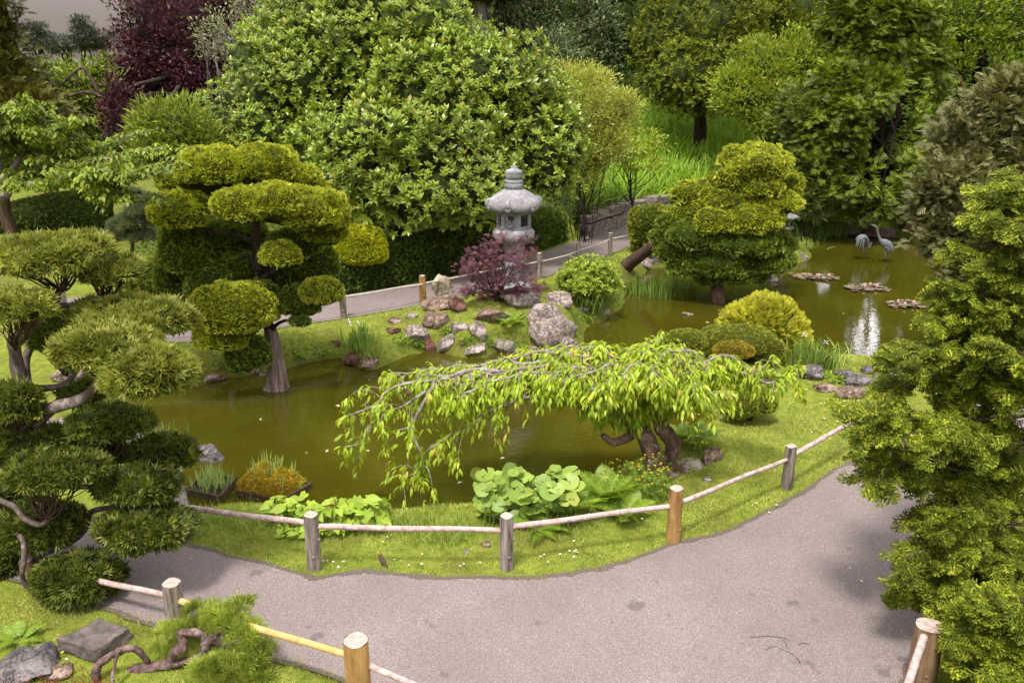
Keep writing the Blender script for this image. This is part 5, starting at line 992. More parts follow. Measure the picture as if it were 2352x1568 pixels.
for a in [(946, 724, 14, 9, 'small grey boulder on the grass left of the ridged slab', RKL), (908, 737, 18, 7, 'small flat brown rock half sunk in the lawn, upper left of the rockery', RKA), (1005, 736, 34, 19, 'broad brown rock in the middle of the rockery', RKA), (902, 759, 18, 7, 'flat red brown rock at the left end of the rockery', RKR), (955, 763, 30, 16, 'pink and grey mottled rock at the left of the rockery above the bank', RKB), (975, 778, 15, 9, 'small brown rock under the mottled rock', RKA),
          (1052, 750, 19, 16, 'pinkish rock right of the broad brown rock', RKB), (1098, 757, 23, 22, 'rounded boulder splashed with white lichen', RKB), (1130, 724, 40, 16, 'long low brown boulder below the lantern and the maple', RKA), (1025, 788, 19, 24, 'pale upright block standing at the water edge', RKL), (987, 793, 14, 22, 'leaning red brown rock beside the pale upright block at the water', RKR), (1092, 806, 24, 15, 'squat grey rock at the water edge below the lichen boulder', RKB), (1160, 796, 30, 18, 'wide pink crusted block at the water edge below the fern', RKB), (1062, 790, 9, 8, 'tiny dark rock between the water edge blocks', RKR),
          (773, 790, 15, 10, 'triangular red brown stone on the bank left of the iris clump', RKR), (812, 822, 26, 13, 'angular dark red rock at the water under the iris clump', RKR), (846, 832, 20, 12, 'grey brown rock beside the angular dark red rock at the water', RKA), (1265, 744, 58, 43, 'big rugged boulder with white lichen in front of the lantern on the point', RKB), (1309, 793, 24, 18, 'round lichen rock in the water below the big boulder', RKB), (1222, 798, 12, 10, 'small reddish rock at the water left of the big boulder', RKA),
          (1288, 688, 32, 17, 'pinkish rock behind and above the big boulder', RKB), (1337, 712, 15, 8, 'small pale flat rock on the grass at the right of the point', RKL), (1315, 673, 16, 9, 'brown rock beneath the lime azalea bush', RKA), (1242, 661, 18, 8, 'low brown rock right of the lantern base', RKA), (1388, 714, 15, 12, 'mossy orange rock at the tip of the point', RKP), (1482, 605, 18, 14, 'mottled rock at the shore under the leaning trunk', RKB), (1500, 598, 12, 9, 'small grey rock right of the leaning trunk foot', RKL),
          (480, 868, 22, 11, 'brown rock at the far shore by the left clipped tree', RKA), (545, 855, 10, 7, 'small brown shore rock left of the fluted trunk', RKA), (582, 852, 13, 8, 'brown shore rock just left of the fluted trunk', RKA), (510, 868, 10, 6, 'tiny shore rock between the two left brown ones', RKR), (600, 862, 9, 6, 'small shore rock tucked behind the fluted trunk', RKA),
          (1881, 826, 20, 20, 'upright pointed grey boulder at the near right shore', RKG), (1831, 834, 14, 8, 'small round brown rock left of the upright grey boulder', RKG), (1863, 857, 38, 17, 'large smooth grey rock in front of the upright boulder', RKG), (1946, 858, 24, 12, 'grey rock at the shore right of the sedge', RKG), (1978, 875, 30, 15, 'broad bluish grey rock slab on the right lawn shore', RKG), (1998, 852, 18, 11, 'blocky grey rock at the water beside the conifer tips', RKG), (2050, 858, 24, 10, 'grey rock partly hidden by the conifer at the shore', RKG), (2015, 862, 16, 9, 'small grey rock between shore rocks near the conifer', RKG), (1900, 889, 29, 9, 'flat dark layered rock lying on the lawn', RKA), (1957, 903, 36, 13, 'long layered brown rock on the lawn nearest the conifer', RKA),
          (1634, 1048, 27, 21, 'brown boulder right of the cherry trunk', RKA), (1587, 1064, 33, 11, 'flat ochre rock between the cherry trunk and the brown boulder', RKP), (1624, 1103, 13, 6, 'small white stone on the lawn below the cherry roots', RKL), (1113, 1252, 13, 8, 'small brown stone in the grass left of the centre fence post', RKA), (1072, 1268, 8, 6, 'tiny pinkish stone in the grass near the centre fence post', RKB),
          (130, 978, 46, 18, 'pale lichen crusted rock glimpsed behind the left foreground tree', RKB), (160, 860, 40, 22, 'pinkish rock behind the branches of the left foreground tree', RKB), (200, 1030, 30, 20, 'reddish rock low behind the left foreground tree', RKA), (45, 1535, 95, 26, 'dark lichen spotted rock at the bottom left corner', RKG), (125, 1545, 42, 16, 'brown rock at bottom left next to the corner rock', RKA), (2089, 505, 20, 18, 'big red brown boulder on the far bank right of the cranes', RKR), (2040, 530, 60, 14, 'long dark rock ledge on the far bank behind the cranes', RKA), (1950, 535, 30, 9, 'low dark rock on the far shore left of the cranes', RKA), (1848, 530, 15, 12, 'red brown rock on the far shore behind the islet', RKR), (2150, 545, 40, 14, 'dark rock on the far shore under the grey juniper', RKA),
          (1845, 590, 11, 9, 'small white rock at the tip of the islet', RKL), (1818, 597, 16, 6, 'low pale rock on the islet edge', RKL), (977, 562, 32, 20, 'dark red rock in the shade behind the long hedge', RKR), (898, 566, 22, 16, 'shaded rock behind the hedge next to the golden shrub', RKR), (1052, 555, 22, 9, 'low shaded rock behind the hedge near the lantern', RKR), (1345, 545, 9, 12, 'small upright stone at the left foot of the wall', RKL)]:
    rock(*a[:6])
rock(1192, 684, 44, 22, 'smooth pale grey boulder at the foot of the lantern', RKL, cuts=5)
rock(1778, 642, 12, 10, 'small white block standing in the water under the cloud tree', RKL, z=WZ - .03)
rock(1579, 722, 15, 6, 'dark flat stone just breaking the pond surface', RKA, z=WZ - .03)
rock(472, 1044, 38, 26, 'grey topped rock ringed with ochre algae in the left of the pond', RKG, z=WZ - .05, cuts=9)
g = Geo(); cs_ = [G(x, y, .10) for x, y in ((129, 1464), (217, 1494), (297, 1441), (228, 1419))]; c = np.mean(cs_, 0); V = np.array([q - c for q in cs_]); V = np.vstack([V * 1.03 - UP * .10, V])
slab = mesh('stone_slab', Geo().add(V, [np.array([(4, 5, 6, 7), (0, 1, 5, 4), (1, 2, 6, 5), (2, 3, 7, 6), (3, 0, 4, 7)])]), plain('dark_slab', (.12, .098, .09), .85, .2, .5, 9, .9), smooth=False); slab.location = c
q = slab.modifiers.new('b', 'BEVEL'); q.width = .012; q.segments = 2; q = slab.modifiers.new('s', 'SUBSURF'); q.subdivision_type = 'SIMPLE'; q.levels = q.render_levels = 5; tx = bpy.data.textures.new('chips', 'CLOUDS'); tx.noise_scale = .09; q = slab.modifiers.new('d', 'DISPLACE'); q.texture = tx; q.strength = .035; q.mid_level = .5; tag(slab, 'square dark stone slab lying on the grass at lower left', 'stone slab')

# ---------------------------------------------------------------- weeping cherry
CHL = leafmat('cherry_leaves', (.22, .32, .025), (.42, .50, .042), (.56, .44, .08), nscale=3, var=.15, tr=.42, rough=.45, p3=.05)
CHB = barkmat('cherry_bark', (.07, .04, .03), (.24, .15, .115), 9, lich=(.30, .25, .22), stretch=(1, 1, .5), bs=1)
fork = T(1505, 1102); CY = fork[1] + .05
CHT = thing('weeping_cherry', 'umbrella shaped weeping cherry with fresh lime leaves and gnarled double trunk on the lawn', 'tree', fork)
s = mpp(fork)
g = Geo(); limb(g, [at(1512, 1112, CY), at(1503, 1080, CY), at(1497, 1040, CY + .03), at(1480, 1000, CY + .05), at(1462, 985, CY + .05), at(1450, 960, CY + .1)], 25 * s, 17 * s, 14, .14, 3, n=6); limb(g, [at(1470, 992, CY + .05), at(1445, 1002, CY), at(1425, 1012, CY - .1), at(1405, 1015, CY - .15), at(1385, 1000, CY - .2)], 12 * s, 7 * s, 10, .12, 4)
for a, e in ((1545, 1112), (1570, 1095), (1480, 1118), (1515, 1122)): limb(g, [at(1512, 1085, CY), at((1512 + a) / 2, (e + 1085) / 2 + 2, CY - .03), at(a, e + 3, T(a, e)[1])], 12 * s, 4 * s, 8, .2, a)
part('trunk', g, CHB, CHT)
g = Geo(); limb(g, [at(1535, 1098, CY + .1), at(1532, 1060, CY + .12), at(1545, 1030, CY + .15), at(1538, 1000, CY + .15), at(1520, 980, CY + .15), at(1515, 950, CY + .2)], 17 * s, 17 * s, 14, .18, 8, n=6); limb(g, [at(1540, 1098, CY + .1), at(1560, 1078, CY + .1), at(1580, 1090, CY)], 16 * s, 8 * s, 10, .25, 9); part('trunk', g, CHB, CHT)
cenC = np.array([.60, CY + .05, 0]); AX, AY = 2.38, .88; zt = 1.09
hubs = [at(1450, 960, CY + .1), at(1515, 950, CY + .2)]
cl_P, cl_D = [], []; CHN = oval(.15, .05, .3)
def leafline(P, n, hang=1.0):
    for k in range(n):
        t = R.uniform(.25, 1) * (len(P) - 1); i = int(min(t, len(P) - 2)); p_ = P[i] + (P[i + 1] - P[i]) * (t - i); cl_P.append(p_); cl_D.append(norm(P[i + 1] - P[i]))
def weep(g, p, d, L, sd, rad=.006):                    # a twig that runs out and then hangs
    n = 7; P = [p]; d = norm(d + UP * .25)
    for i in range(n): P.append(P[-1] + d * L / n); d = norm(d + np.array([0, 0, -.42]) + R.normal(size=3) * .22)
    P = np.array(P); tube(g, P, np.linspace(rad, rad * .3, n + 1), 5, 0, sd, cap=False); return P
hand = [[(1450, 955, .1), (1400, 895, .1), (1335, 887, 0), (1265, 872, 0), (1206, 872, -.05), (1131, 851, 0), (1072, 851, 0), (1013, 872, -.1), (949, 878, -.1), (911, 887, -.2), (884, 904, -.2), (867, 928, -.3), (817, 948, -.3), (797, 956, -.3)],
        [(1072, 851, 0), (1020, 880, -.1), (975, 901, -.2), (926, 933, -.2), (884, 948, -.3), (855, 975, -.3), (846, 995, -.35), (826, 1018, -.35), (791, 1027, -.4)],
        [(1000, 880, -.2), (967, 936, -.3), (952, 969, -.3), (948, 995, -.35), (967, 1039, -.4), (970, 1057, -.4), (961, 1077, -.4), (923, 1106, -.4)],
        [(1300, 905, -.2), (1204, 913, -.3), (1160, 931, -.3), (1113, 948, -.35), (1084, 978, -.4), (1043, 995, -.4), (1019, 1010, -.4), (984, 1033, -.45)],
        [(1515, 950, .2), (1560, 880, .2), (1617, 848, .2), (1655, 843, .2), (1690, 854, .2), (1728, 857, .1), (1758, 840, .1), (1772, 822, .1)], [(1728, 857, .1), (1760, 880, 0), (1790, 870, 0), (1822, 850, 0)],
        [(1500, 930, .4), (1520, 860, .5), (1514, 826, .6), (1485, 802, .6), (1505, 776, .6)], [(1485, 802, .6), (1440, 812, .6), (1405, 822, .6), (1360, 860, .5)],
        [(1450, 930, .3), (1380, 850, .5), (1330, 838, .5), (1260, 824, .5), (1200, 860, .4)], [(1480, 930, .1), (1500, 890, 0), (1470, 880, 0), (1440, 892, -.1), (1380, 900, -.2)], [(1520, 940, 0), (1570, 925, -.2), (1610, 905, -.3), (1660, 900, -.3)]]
for k, pts in enumerate(hand):
    g = Geo(); n_, P = limb(g, [at(x, y, CY + d) for x, y, d in pts], (.034 if k in (0, 4, 6, 8) else .02), .006, 8, .15, k, n=4)
    seg_ = range(4, len(P), 3 if k < 4 else 2)
    for j in seg_:
        dirn = norm(np.cross(P[j] - P[j - 1], UP) * (1 if j % 4 else -1) + (P[j] - P[j - 1]) * 3 + R.normal(size=3) * .3); q = weep(g, P[j], dirn, R.uniform(.12, .30) + .16 * (P[j][0] < .3), j); leafline(q, 3)
    leafline(P[3:], 14 if k < 4 else 22); part('branch', g, TWIG, CHT)
for k in range(26):
    a = k / 26 * 2 * pi + R.uniform(-.1, .1); rf = R.uniform(.55, 1.0) * (.72 if sin(a) < -.2 and cos(a) > -.45 else 1) * (.82 if cos(a) < -.5 else 1); e = cenC + np.array([cos(a) * AX * rf, sin(a) * AY * rf, zt + .16 * (1 - rf * rf) + R.uniform(-.06, .05) - .06 * (cos(a) < -.4)])
    h = hubs[k % 2]; m1 = (h * .55 + e * .45); m1[2] = zt + .14 + R.uniform(-.05, .06)
    g = Geo(); P = cr([h, h * .8 + m1 * .2 + UP * .10, m1, (m1 + e) / 2 + UP * .04 + rdir(1)[0] * .08, e], 6); P += np.stack([wob(P, 6, k), wob(P, 6, k + 1), wob(P, 6, k + 2)], -1) * .025
    tube(g, P, np.linspace(.026, .006, len(P)), 7, .12, k)
    for j in range(5, len(P)):
        for z in range(2):
            side = norm(np.cross(P[j] - P[j - 1], UP)) * (1 if (j + z) % 2 else -1); q = weep(g, P[j], side + norm(P[j] - P[j - 1]) * .6 + R.normal(size=3) * .3, (R.uniform(.10, .20) + .16 * max(0, -cos(a)) * R.random()), j, .004); leafline(q, 3)
            if R.random() < .45: weep(g, q[3], R.normal(size=3) + UP * .3, .16, j, .0035)
    leafline(P[6:], 22); part('branch', g, TWIG, CHT)
CP, CD = np.array(cl_P), np.array(cl_D)
drp = R.random(len(CP)) < .30; CPl = np.vstack([CP, CP[drp] - UP * R.uniform(.04, .14, drp.sum())[:, None] + R.normal(size=(drp.sum(), 3)) * .05]); CDl = np.vstack([CD, CD[drp]])
g = Geo()
for j in range(7):
    n = len(CPl); a = R.uniform(0, 6.28, n); out = np.stack([np.cos(a), np.sin(a), 0 * a], -1); D = norm(out * R.uniform(.5, 1.0, n)[:, None] + CDl * .3 - UP * R.uniform(.0, 1.1, n)[:, None])
    scatter(g, CHN, CPl + rdir(n) * .015 + CDl * .02 * j, D, norm(out + UP * .6 + rdir(n) * .2), .088 * R.uniform(.7, 1.25, n))
part('leaves', g, CHL, CHT)
bp = at(938, 911, CY - .22); bird('small brown bird perched on the left drooping branch of the cherry tree', bp, 2.6, .8)

# ---------------------------------------------------------------- purple maple, left maple
PM = leafmat('purple_maple_leaves', (.055, .016, .024), (.155, .05, .07), (.28, .12, .14), nscale=4, var=.25, tr=.3, rough=.45)
MPL = maple(); bse = T(1140, 692); PMT = thing('japanese_maple', 'small purple leaved japanese maple growing in front of the lantern', 'tree', bse); g = Geo(); LP = []
tips = [(1072, 668), (1085, 640), (1070, 600), (1095, 578), (1130, 558), (1160, 548), (1195, 552), (1215, 575), (1225, 640), (1228, 655), (1205, 610), (1160, 590), (1120, 600), (1110, 650), (1150, 640), (1190, 665), (1090, 672), (1180, 590), (1205, 680), (1140, 620), (1130, 575), (1215, 665), (1075, 620), (1100, 610)]
for k, (x, y) in enumerate(tips):
    e = at(x, y, bse[1] - .05 + .3 * sin(k * 2.1)); P = wig(bse, e, 8, .10, .05, k); P = np.array([P[i] + (bse + (at(1150, 640, bse[1]) - bse) * (i / 7) - P[i]) * max(0, .6 - i * .12) for i in range(8)]); tube(g, P, np.linspace(.014, .003, 8), 6, .1, k, cap=False)
    for j in range(12): q = P[int(R.integers(3, 8))] + R.normal(size=3) * [.12, .12, .04]; LP.append(q)
    LP += [e + R.normal(size=3) * [.11, .11, .035] for _ in range(12)]
part('stem', g, BARKD, PMT); LP = np.array(LP); a = R.uniform(0, 6.28, len(LP)); D = np.stack([np.cos(a), np.sin(a) - .3, -.35 + 0 * a], -1); g = Geo()
for z in range(4): scatter(g, MPL, LP + R.normal(size=LP.shape) * .025, norm(D + rdir(len(LP)) * .4), norm(UP + np.array([0, -.5, 0]) + rdir(len(LP)) * .35), .062 * R.uniform(.7, 1.2, len(LP)))
part('leaves', g, PM, PMT)
LML = leafmat('left_maple_leaves', (.08, .125, .010), (.20, .255, .018), (.30, .28, .04), nscale=1.5, var=.35, tr=.3)
bb = T(20, 600); YM = 11.0; LMT = thing('cherry_tree', 'spreading cherry with layered bright leaves and lichened silver branches at the left edge', 'tree', at(35, 600, YM)); sM = mpp(at(100, 450, YM))
lmb = [([(40, 610, 0), (30, 540, 0), (12, 490, 0), (8, 450, 0)], 17, 13), ([(8, 455, 0), (25, 435, 0), (38, 425, -.1), (88, 424, -.2), (126, 415, -.3), (165, 417, -.4), (217, 422, -.5), (260, 440, -.5), (330, 452, -.6)], 10, 3), ([(10, 450, 0), (60, 400, .1), (120, 375, .1), (180, 372, 0), (250, 364, -.1), (345, 346, -.2)], 8, 2), ([(0, 430, .1), (-5, 340, .1), (20, 315, .1), (45, 295, .1), (73, 268, .1), (62, 262, .1), (24, 255, .1)], 8, 2.5), ([(30, 315, .1), (80, 298, 0), (115, 312, 0), (152, 290, 0)], 3, 1.2), ([(5, 420, 0), (60, 350, .3), (120, 330, .4), (200, 345, .4), (300, 312, .5)], 7, 2), ([(-20, 340, .2), (40, 330, .2), (100, 325, .2), (160, 322, .2)], 5, 2), ([(100, 420, -.3), (180, 400, -.5), (240, 395, -.6), (290, 400, -.7), (370, 385, -.8)], 5, 2), ([(200, 422, -.5), (225, 415, -.5), (240, 400, -.5)], 3, 1)]
LP, LD = [], []
for k, (pts, a, b_) in enumerate(lmb):
    g = Geo(); _, P = limb(g, [at(x, y, YM + d) for x, y, d in pts], a * sM, b_ * sM, 9, .15, k)
    if k:
        for j in range(2, len(P)):
            for z in range(3):
                dd = norm(np.cross(P[j] - P[j - 1], UP)) * (1 if (j + z) % 2 else -1) + norm(P[j] - P[j - 1]) * .8 + R.normal(size=3) * [.4, .4, .12]; e = P[j] + norm(dd) * R.uniform(.12, .42); q = wig(P[j], e, 5, .15, .03, j); tube(g, q, np.linspace(.007, .002, 5), 5, 0, 0, 0, cap=False); LP += [q[2], q[3], q[4], q[4], q[4] * .5 + q[3] * .5]
    part('trunk' if k == 0 else 'branch', g, BARK if k == 0 else TWIG, LMT)
LP = np.array(LP); g = Geo()
for j in range(6):
    a = R.uniform(0, 6.28, len(LP)); out = np.stack([np.cos(a), np.sin(a), 0 * a], -1); scatter(g, CH, LP + rdir(len(LP)) * .05, norm(out - UP * R.uniform(.05, .6, len(LP))[:, None]), norm(UP + rdir(len(LP)) * .35), .085 * R.uniform(.6, 1.2, len(LP)))
part('leaves', g, LML, LMT)

# ---------------------------------------------------------------- pines with needles
NEEDW = fan(9, 2.6, .035, .1, 9, .75)
def pine(name, label, limbs_px, tufts, Y, leaf, size, n, bark, base, per=1, spread=.12):
    root = thing(name, label, 'pine', base)
    for k, (pts, a, b_) in enumerate(limbs_px):
        g = Geo(); p3 = [at(x, y, Y + d) for x, y, d in pts]; s = mpp(p3[0]); limb(g, p3, a * s, b_ * s, 10, .3, k, n=6); part('trunk' if k == 0 else 'branch', g, bark, root)
    g = Geo(); 
    for (x, y, rx, ry, d) in tufts:
        c, r = blob(x, y, rx, ry, Y + d, .9); q = max(4, int(n * rx * ry / 3000)); Dr = rdir(q); Dr[:, 2] = np.abs(Dr[:, 2]) * .8; P = c + Dr * r * R.uniform(.2, 1, (q, 1)); 
        for j in range(3): scatter(g, NEEDW, P, norm(Dr * .6 + UP * .8 + rdir(q) * .5), rdir(q), size * R.uniform(.7, 1.2, q))
    part('needles', g, leaf, root); return root
PN = leafmat('bright_pine_needles', (.12, .17, .02), (.26, .33, .05), (.36, .4, .1), nscale=3, var=.3, tr=.2); PB = barkmat('scaly_pine_bark', (.06, .035, .03), (.26, .17, .15), 22, lich=(.33, .25, .25), stretch=(1, 1, .6), bs=1.3)
yP = T(430, 1540)[1]; PN2 = leafmat('candle_needles', (.17, .22, .03), (.34, .40, .06), (.46, .48, .12), nscale=4, var=.3, tr=.2)
pine('dwarf_pine', 'low contorted dwarf pine with scaly twisted branches at the bottom left', [([(230, 1600, 0), (300, 1545, 0), (360, 1530, 0), (420, 1520, 0), (470, 1500, -.02), (475, 1475, -.03), (500, 1455, -.05)], 13, 8), ([(390, 1525, 0), (402, 1495, -.02), (418, 1488, 0), (420, 1470, .02), (416, 1458, .03), (428, 1452, .03), (452, 1452, .02), (470, 1462, 0), (468, 1480, 0), (480, 1500, 0), (500, 1515, 0)], 12, 6), ([(225, 1575, -.1), (222, 1535, -.1), (240, 1515, -.08), (262, 1500, -.06), (292, 1488, -.04), (318, 1492, -.02), (340, 1520, 0)], 10, 6), ([(270, 1500, -.1), (262, 1530, -.15), (258, 1560, -.2), (262, 1600, -.25)], 4, 3), ([(470, 1500, 0), (500, 1520, .0), (540, 1530, .0)], 8, 3)],
     [(510, 1420, 60, 34, .1), (450, 1455, 60, 34, .2), (400, 1450, 40, 26, .25), (560, 1460, 50, 46, .0), (590, 1510, 46, 46, -.05), (540, 1530, 60, 40, -.1), (480, 1540, 50, 30, -.15), (560, 1390, 26, 22, .15), (380, 1490, 36, 20, .1), (600, 1555, 30, 26, -.1), (450, 1400, 26, 18, .25)], yP, PN2, .075, 150, PB, T(330, 1545))
pine('dwarf_pine', 'small grey green pine between the dark hedge and the left cloud-pruned tree', [([(300, 600, 0), (305, 560, 0), (300, 520, 0), (310, 480, 0)], 5, 2)], [(300, 520, 46, 30, 0), (270, 545, 34, 20, 0), (330, 490, 40, 26, 0), (330, 550, 34, 22, .1), (300, 455, 36, 22, .1)], 15.5, leafmat('grey_pine_needles', (.07, .095, .04), (.17, .205, .10), (.25, .28, .15), nscale=2, var=.3), .14, 700, BARKD, gpt(300, 600, 15.5))
# ---------------------------------------------------------------- herbs, ferns, irises, water plants
def plant(name, label, cat, p, parts_, group=None):
    root = thing(name, label, cat, p, group)
    for nm, g, m in parts_: part(nm, g, m, root)
    return root
FERN = leafmat('fern_fronds', (.12, .20, .018), (.24, .34, .035), nscale=4, var=.2, tr=.35); FF = fernfrond()
def fern(label, px, py, n, L, lean=.0, up=.55, group=None):
    p = T(px, py); a = np.arange(n) * 2.4 + R.uniform(-.3, .3, n); D = np.stack([np.cos(a), np.sin(a), np.full(n, up) + R.uniform(-.15, .35, n)], -1); g = Geo()
    scatter(g, FF, np.repeat(p[None], n, 0) + D * .02, norm(D), np.repeat(UP[None], n, 0) + D * .0 + R.normal(size=(n, 3)) * .05, L * R.uniform(.75, 1.15, n)); return plant('fern', label, 'fern', p, [('fronds', g, FERN)], group)
fern('bright green fern in the rockery left of the big lichen boulder', 1168, 752, 13, .42)
fern('tall fern clump with upright fronds behind the near fence right of the round leaves', 1395, 1168, 16, .55, up=1.0)
fern('spreading fern beside the round leaved plant near the centre fence post', 1300, 1190, 14, .50, up=.6)
fern('low fern drooping over the lawn just right of the centre fence post', 1235, 1218, 11, .36, up=.35)
fern('fern reaching right under the bamboo rail toward the yellow post', 1430, 1195, 12, .42, up=.5)
fern('leafy fern behind the brown boulder right of the cherry trunk', 1600, 1030, 15, .42, up=.6)
fern('second fern nearer the pond behind the cherry trunk boulder', 1560, 1015, 12, .36, up=.7)
fern('small shaded fern at the left edge on the lower lawn', 45, 1475, 9, .22, up=.3)
BUT = leafmat('butterbur_leaves', (.17, .26, .045), (.30, .39, .075), (.42, .47, .08), nscale=4, var=.15, tr=.3, rough=.45); RL = roundleaf(); STK = plain('green_stalks', (.12, .18, .03), .6, .3)
def merge(a, b_):
    for f in b_.F: a.F.append(f + a.n); a.M.append(np.full(len(f), 1))
    a.V += b_.V; a.n += b_.n; return a
def broad(label, pts, tm, size, mat, name='broadleaf_plant', hgt=(.1, .3), up=.8, cat='plant'):
    P, g, g2 = [], Geo(), Geo(); b = T(*pts[len(pts) // 2])
    for x, y in pts:
        e = T(x, y); h = R.uniform(*hgt); P.append(e + np.array([R.normal() * .02, 0, h])); tube(g2, cr([e, e + UP * h * .6 + [.02, 0, 0], P[-1]], 3), np.linspace(.006, .004, 7), 5, cap=False)
    P = np.array(P); n = len(P); a = R.uniform(0, 6.28, n); D = np.stack([np.cos(a), np.sin(a), R.uniform(-.3, .1, n)], -1)
    scatter(g, tm, P, norm(D), norm(UP * up + np.array([0, -.55, 0]) + R.normal(size=(n, 3)) * .28), size * R.uniform(.65, 1.2, n)); return plant(name, label, cat, b, [('leaves', merge(g, g2), [mat, STK])])
pts = [(1090 + R.uniform(0, 230), 1165 + R.uniform(-25, 50)) for _ in range(95)]
broad('big round leaved butterbur clump by the water behind the centre fence post', pts, RL, .17, BUT, 'butterbur', (.08, .42))
ARL = leafmat('arrow_leaves', (.20, .30, .03), (.36, .46, .05), nscale=4, var=.15, tr=.35, rough=.45)
pts = [(620 + R.uniform(0, 260), 1198 + R.uniform(-16, 34) - abs(0)) for _ in range(130)]
broad('lush arrow shaped leaves of water arum behind the left near fence post', pts, arrowleaf(), .12, ARL, 'arum_plant', (.06, .26))
pts = [(640 + R.uniform(0, 130), 1232 + R.uniform(-6, 14)) for _ in range(26)]
broad('small patch of arrow leaves in front of the rail left of the grey post', pts, arrowleaf(), .11, ARL, 'arum_plant', (.04, .12))
IR = leafmat('iris_blades', (.10, .18, .03), (.24, .36, .08), nscale=4, var=.25, tr=.3); BL = blade(5, .028, .35); BLS = blade(4, .03, .12); BLL = blade(6, .02, 1.1)
def tuft(name, label, cat, spots, n, L, tm, mat=IR, spread=.12, lean=.35, z=None, flowers=0, group=None, extra=None):
    p = T(*spots[0]) if z is None else G(*spots[0], z); g = Geo(); root = thing(name, label, cat, p, group)
    for sp_ in spots:
        c = T(*sp_) if z is None else G(*sp_, z); P = c + R.normal(size=(n, 3)) * [spread, spread, 0]; P[:, 2] = c[2] - .01; D = norm((P - c) / (spread + .01) * lean * .5 + R.normal(size=(n, 3)) * [lean * .5, lean * .5, 0] + UP); scatter(g, tm, P, D, norm(D * [1, 1, -.2] + R.normal(size=(n, 3)) * .2 + UP * .3), L * R.uniform(.5, 1.15, n))
    part('leaves', g, mat, root)
    for k in range(flowers):
        c = p + np.array([R.normal() * spread, R.normal() * spread, L * R.uniform(.8, 1.0)]); g = Geo(); scatter(g, OV, np.repeat(c[None], 6, 0), norm(np.stack([np.cos(np.arange(6) * 1.05), np.sin(np.arange(6) * 1.05), np.array([.8, -.4] * 3)], -1)), np.repeat(UP[None], 6, 0) + .1, .05); part('flower', g, FLW, root)
        g = Geo(); tube(g, [np.append(p[:2], p[2]), c], [.004, .003], 5, cap=False); part('stalk', g, STK, root)
    return root
FLW = plain('white_petals', (.75, .72, .78), .5, .3, .08); FLY = plain('yellow_petals', (.75, .50, .02), .5, .3, .08)
SED = leafmat('sedge', (.08, .14, .02), (.22, .30, .05), nscale=4, var=.3, tr=.3); LGR = leafmat('long_grass', (.14, .21, .03), (.30, .38, .07), (.45, .42, .12), nscale=3, var=.25, tr=.35)
tuft('iris_clump', 'iris clump with white flowers on the far bank beside the fluted trunk', 'iris', [(822, 795), (835, 800), (812, 800)], 60, .40, BL, flowers=3, spread=.10, lean=.35)
tuft('grass_tuft', 'arching grass tuft right of the flowering iris clump at the water', 'grass tuft', [(862, 818), (850, 822)], 90, .22, BLL, LGR, .08, .9)
tuft('iris_clump', 'upright iris clump standing in the water left of the stump trunk', 'iris', [(1468, 676), (1488, 680), (1508, 682), (1480, 672), (1500, 676), (1515, 684)], 30, .42, BLS, z=WZ, spread=.12, lean=.15)
tuft('iris_clump', 'second iris row in the water under the right cloud tree', 'iris', [(1545, 655), (1560, 658), (1575, 660), (1530, 652)], 30, .36, BLS, z=WZ, spread=.12, lean=.15)
tuft('sedge_clump', 'tall fine sedge with white iris flowers at the near right shore', 'sedge', [(1868, 838), (1855, 842), (1845, 842)], 110, .42, BL, SED, .12, .3, flowers=2)
tuft('grass_tuft', 'thin wispy tall grass standing right of the sedge clump', 'grass tuft', [(1890, 845), (1905, 848), (1920, 850)], 22, .52, BLL, LGR, .12, .5)
tuft('sedge_clump', 'dense arching sedge on the point below the lime azalea bush', 'sedge', [(1340, 700), (1360, 690), (1390, 690), (1400, 682), (1375, 700), (1350, 712)], 130, .36, BLL, SED, .16, .9)
tuft('sedge_clump', 'bright grass sprouting at the tip of the rocky point', 'sedge', [(1372, 712), (1385, 706)], 90, .2, BLL, LGR, .1, .8)
tuft('grass_tuft', 'grass growing around the front of the big lichen boulder', 'grass tuft', [(1190, 775), (1205, 785), (1215, 770), (1180, 790)], 70, .18, BLL, LGR, .12, .8)
tuft('grass_tuft', 'rough grass on the bank between the lichen rocks and the fern', 'grass tuft', [(1130, 765), (1110, 785), (1125, 795), (1140, 780)], 80, .13, BLL, LGR, .14, .8)
tuft('sedge_clump', 'dark sedge right of the big lichen boulder', 'sedge', [(1312, 745), (1320, 735)], 90, .24, BLL, SED, .08, .8)
tuft('strap_leaf_plant', 'dark arching strap leaves on the far shore beyond the islet', 'plant', [(1830, 545), (1860, 540), (1890, 540), (1915, 542)], 60, .5, BLL, leafmat('strap', (.04, .09, .012), (.10, .19, .03), nscale=2), .3, .8)
tuft('grass_tuft', 'bright grass on the islet beside the small lantern', 'grass tuft', [(1838, 570), (1850, 568)], 70, .3, BLL, LGR, .14, .6)
# water edge long grass behind the near fence
for k, (sp_, lab) in enumerate([([(905, 1212), (930, 1215), (960, 1222), (990, 1225), (880, 1208)], 'long meadow grass at the water edge right of the arum leaves'), ([(1010, 1225), (1035, 1225), (1060, 1232), (1020, 1240), (1075, 1225)], 'long meadow grass at the water left of the butterbur'), ([(470, 1200), (500, 1203), (530, 1200), (560, 1205), (590, 1205)], 'long meadow grass at the water below the floating iris boxes')]):
    tuft('meadow_grass', lab, 'grass tuft', sp_, 90, .19, BLL, LGR, .11, .7)
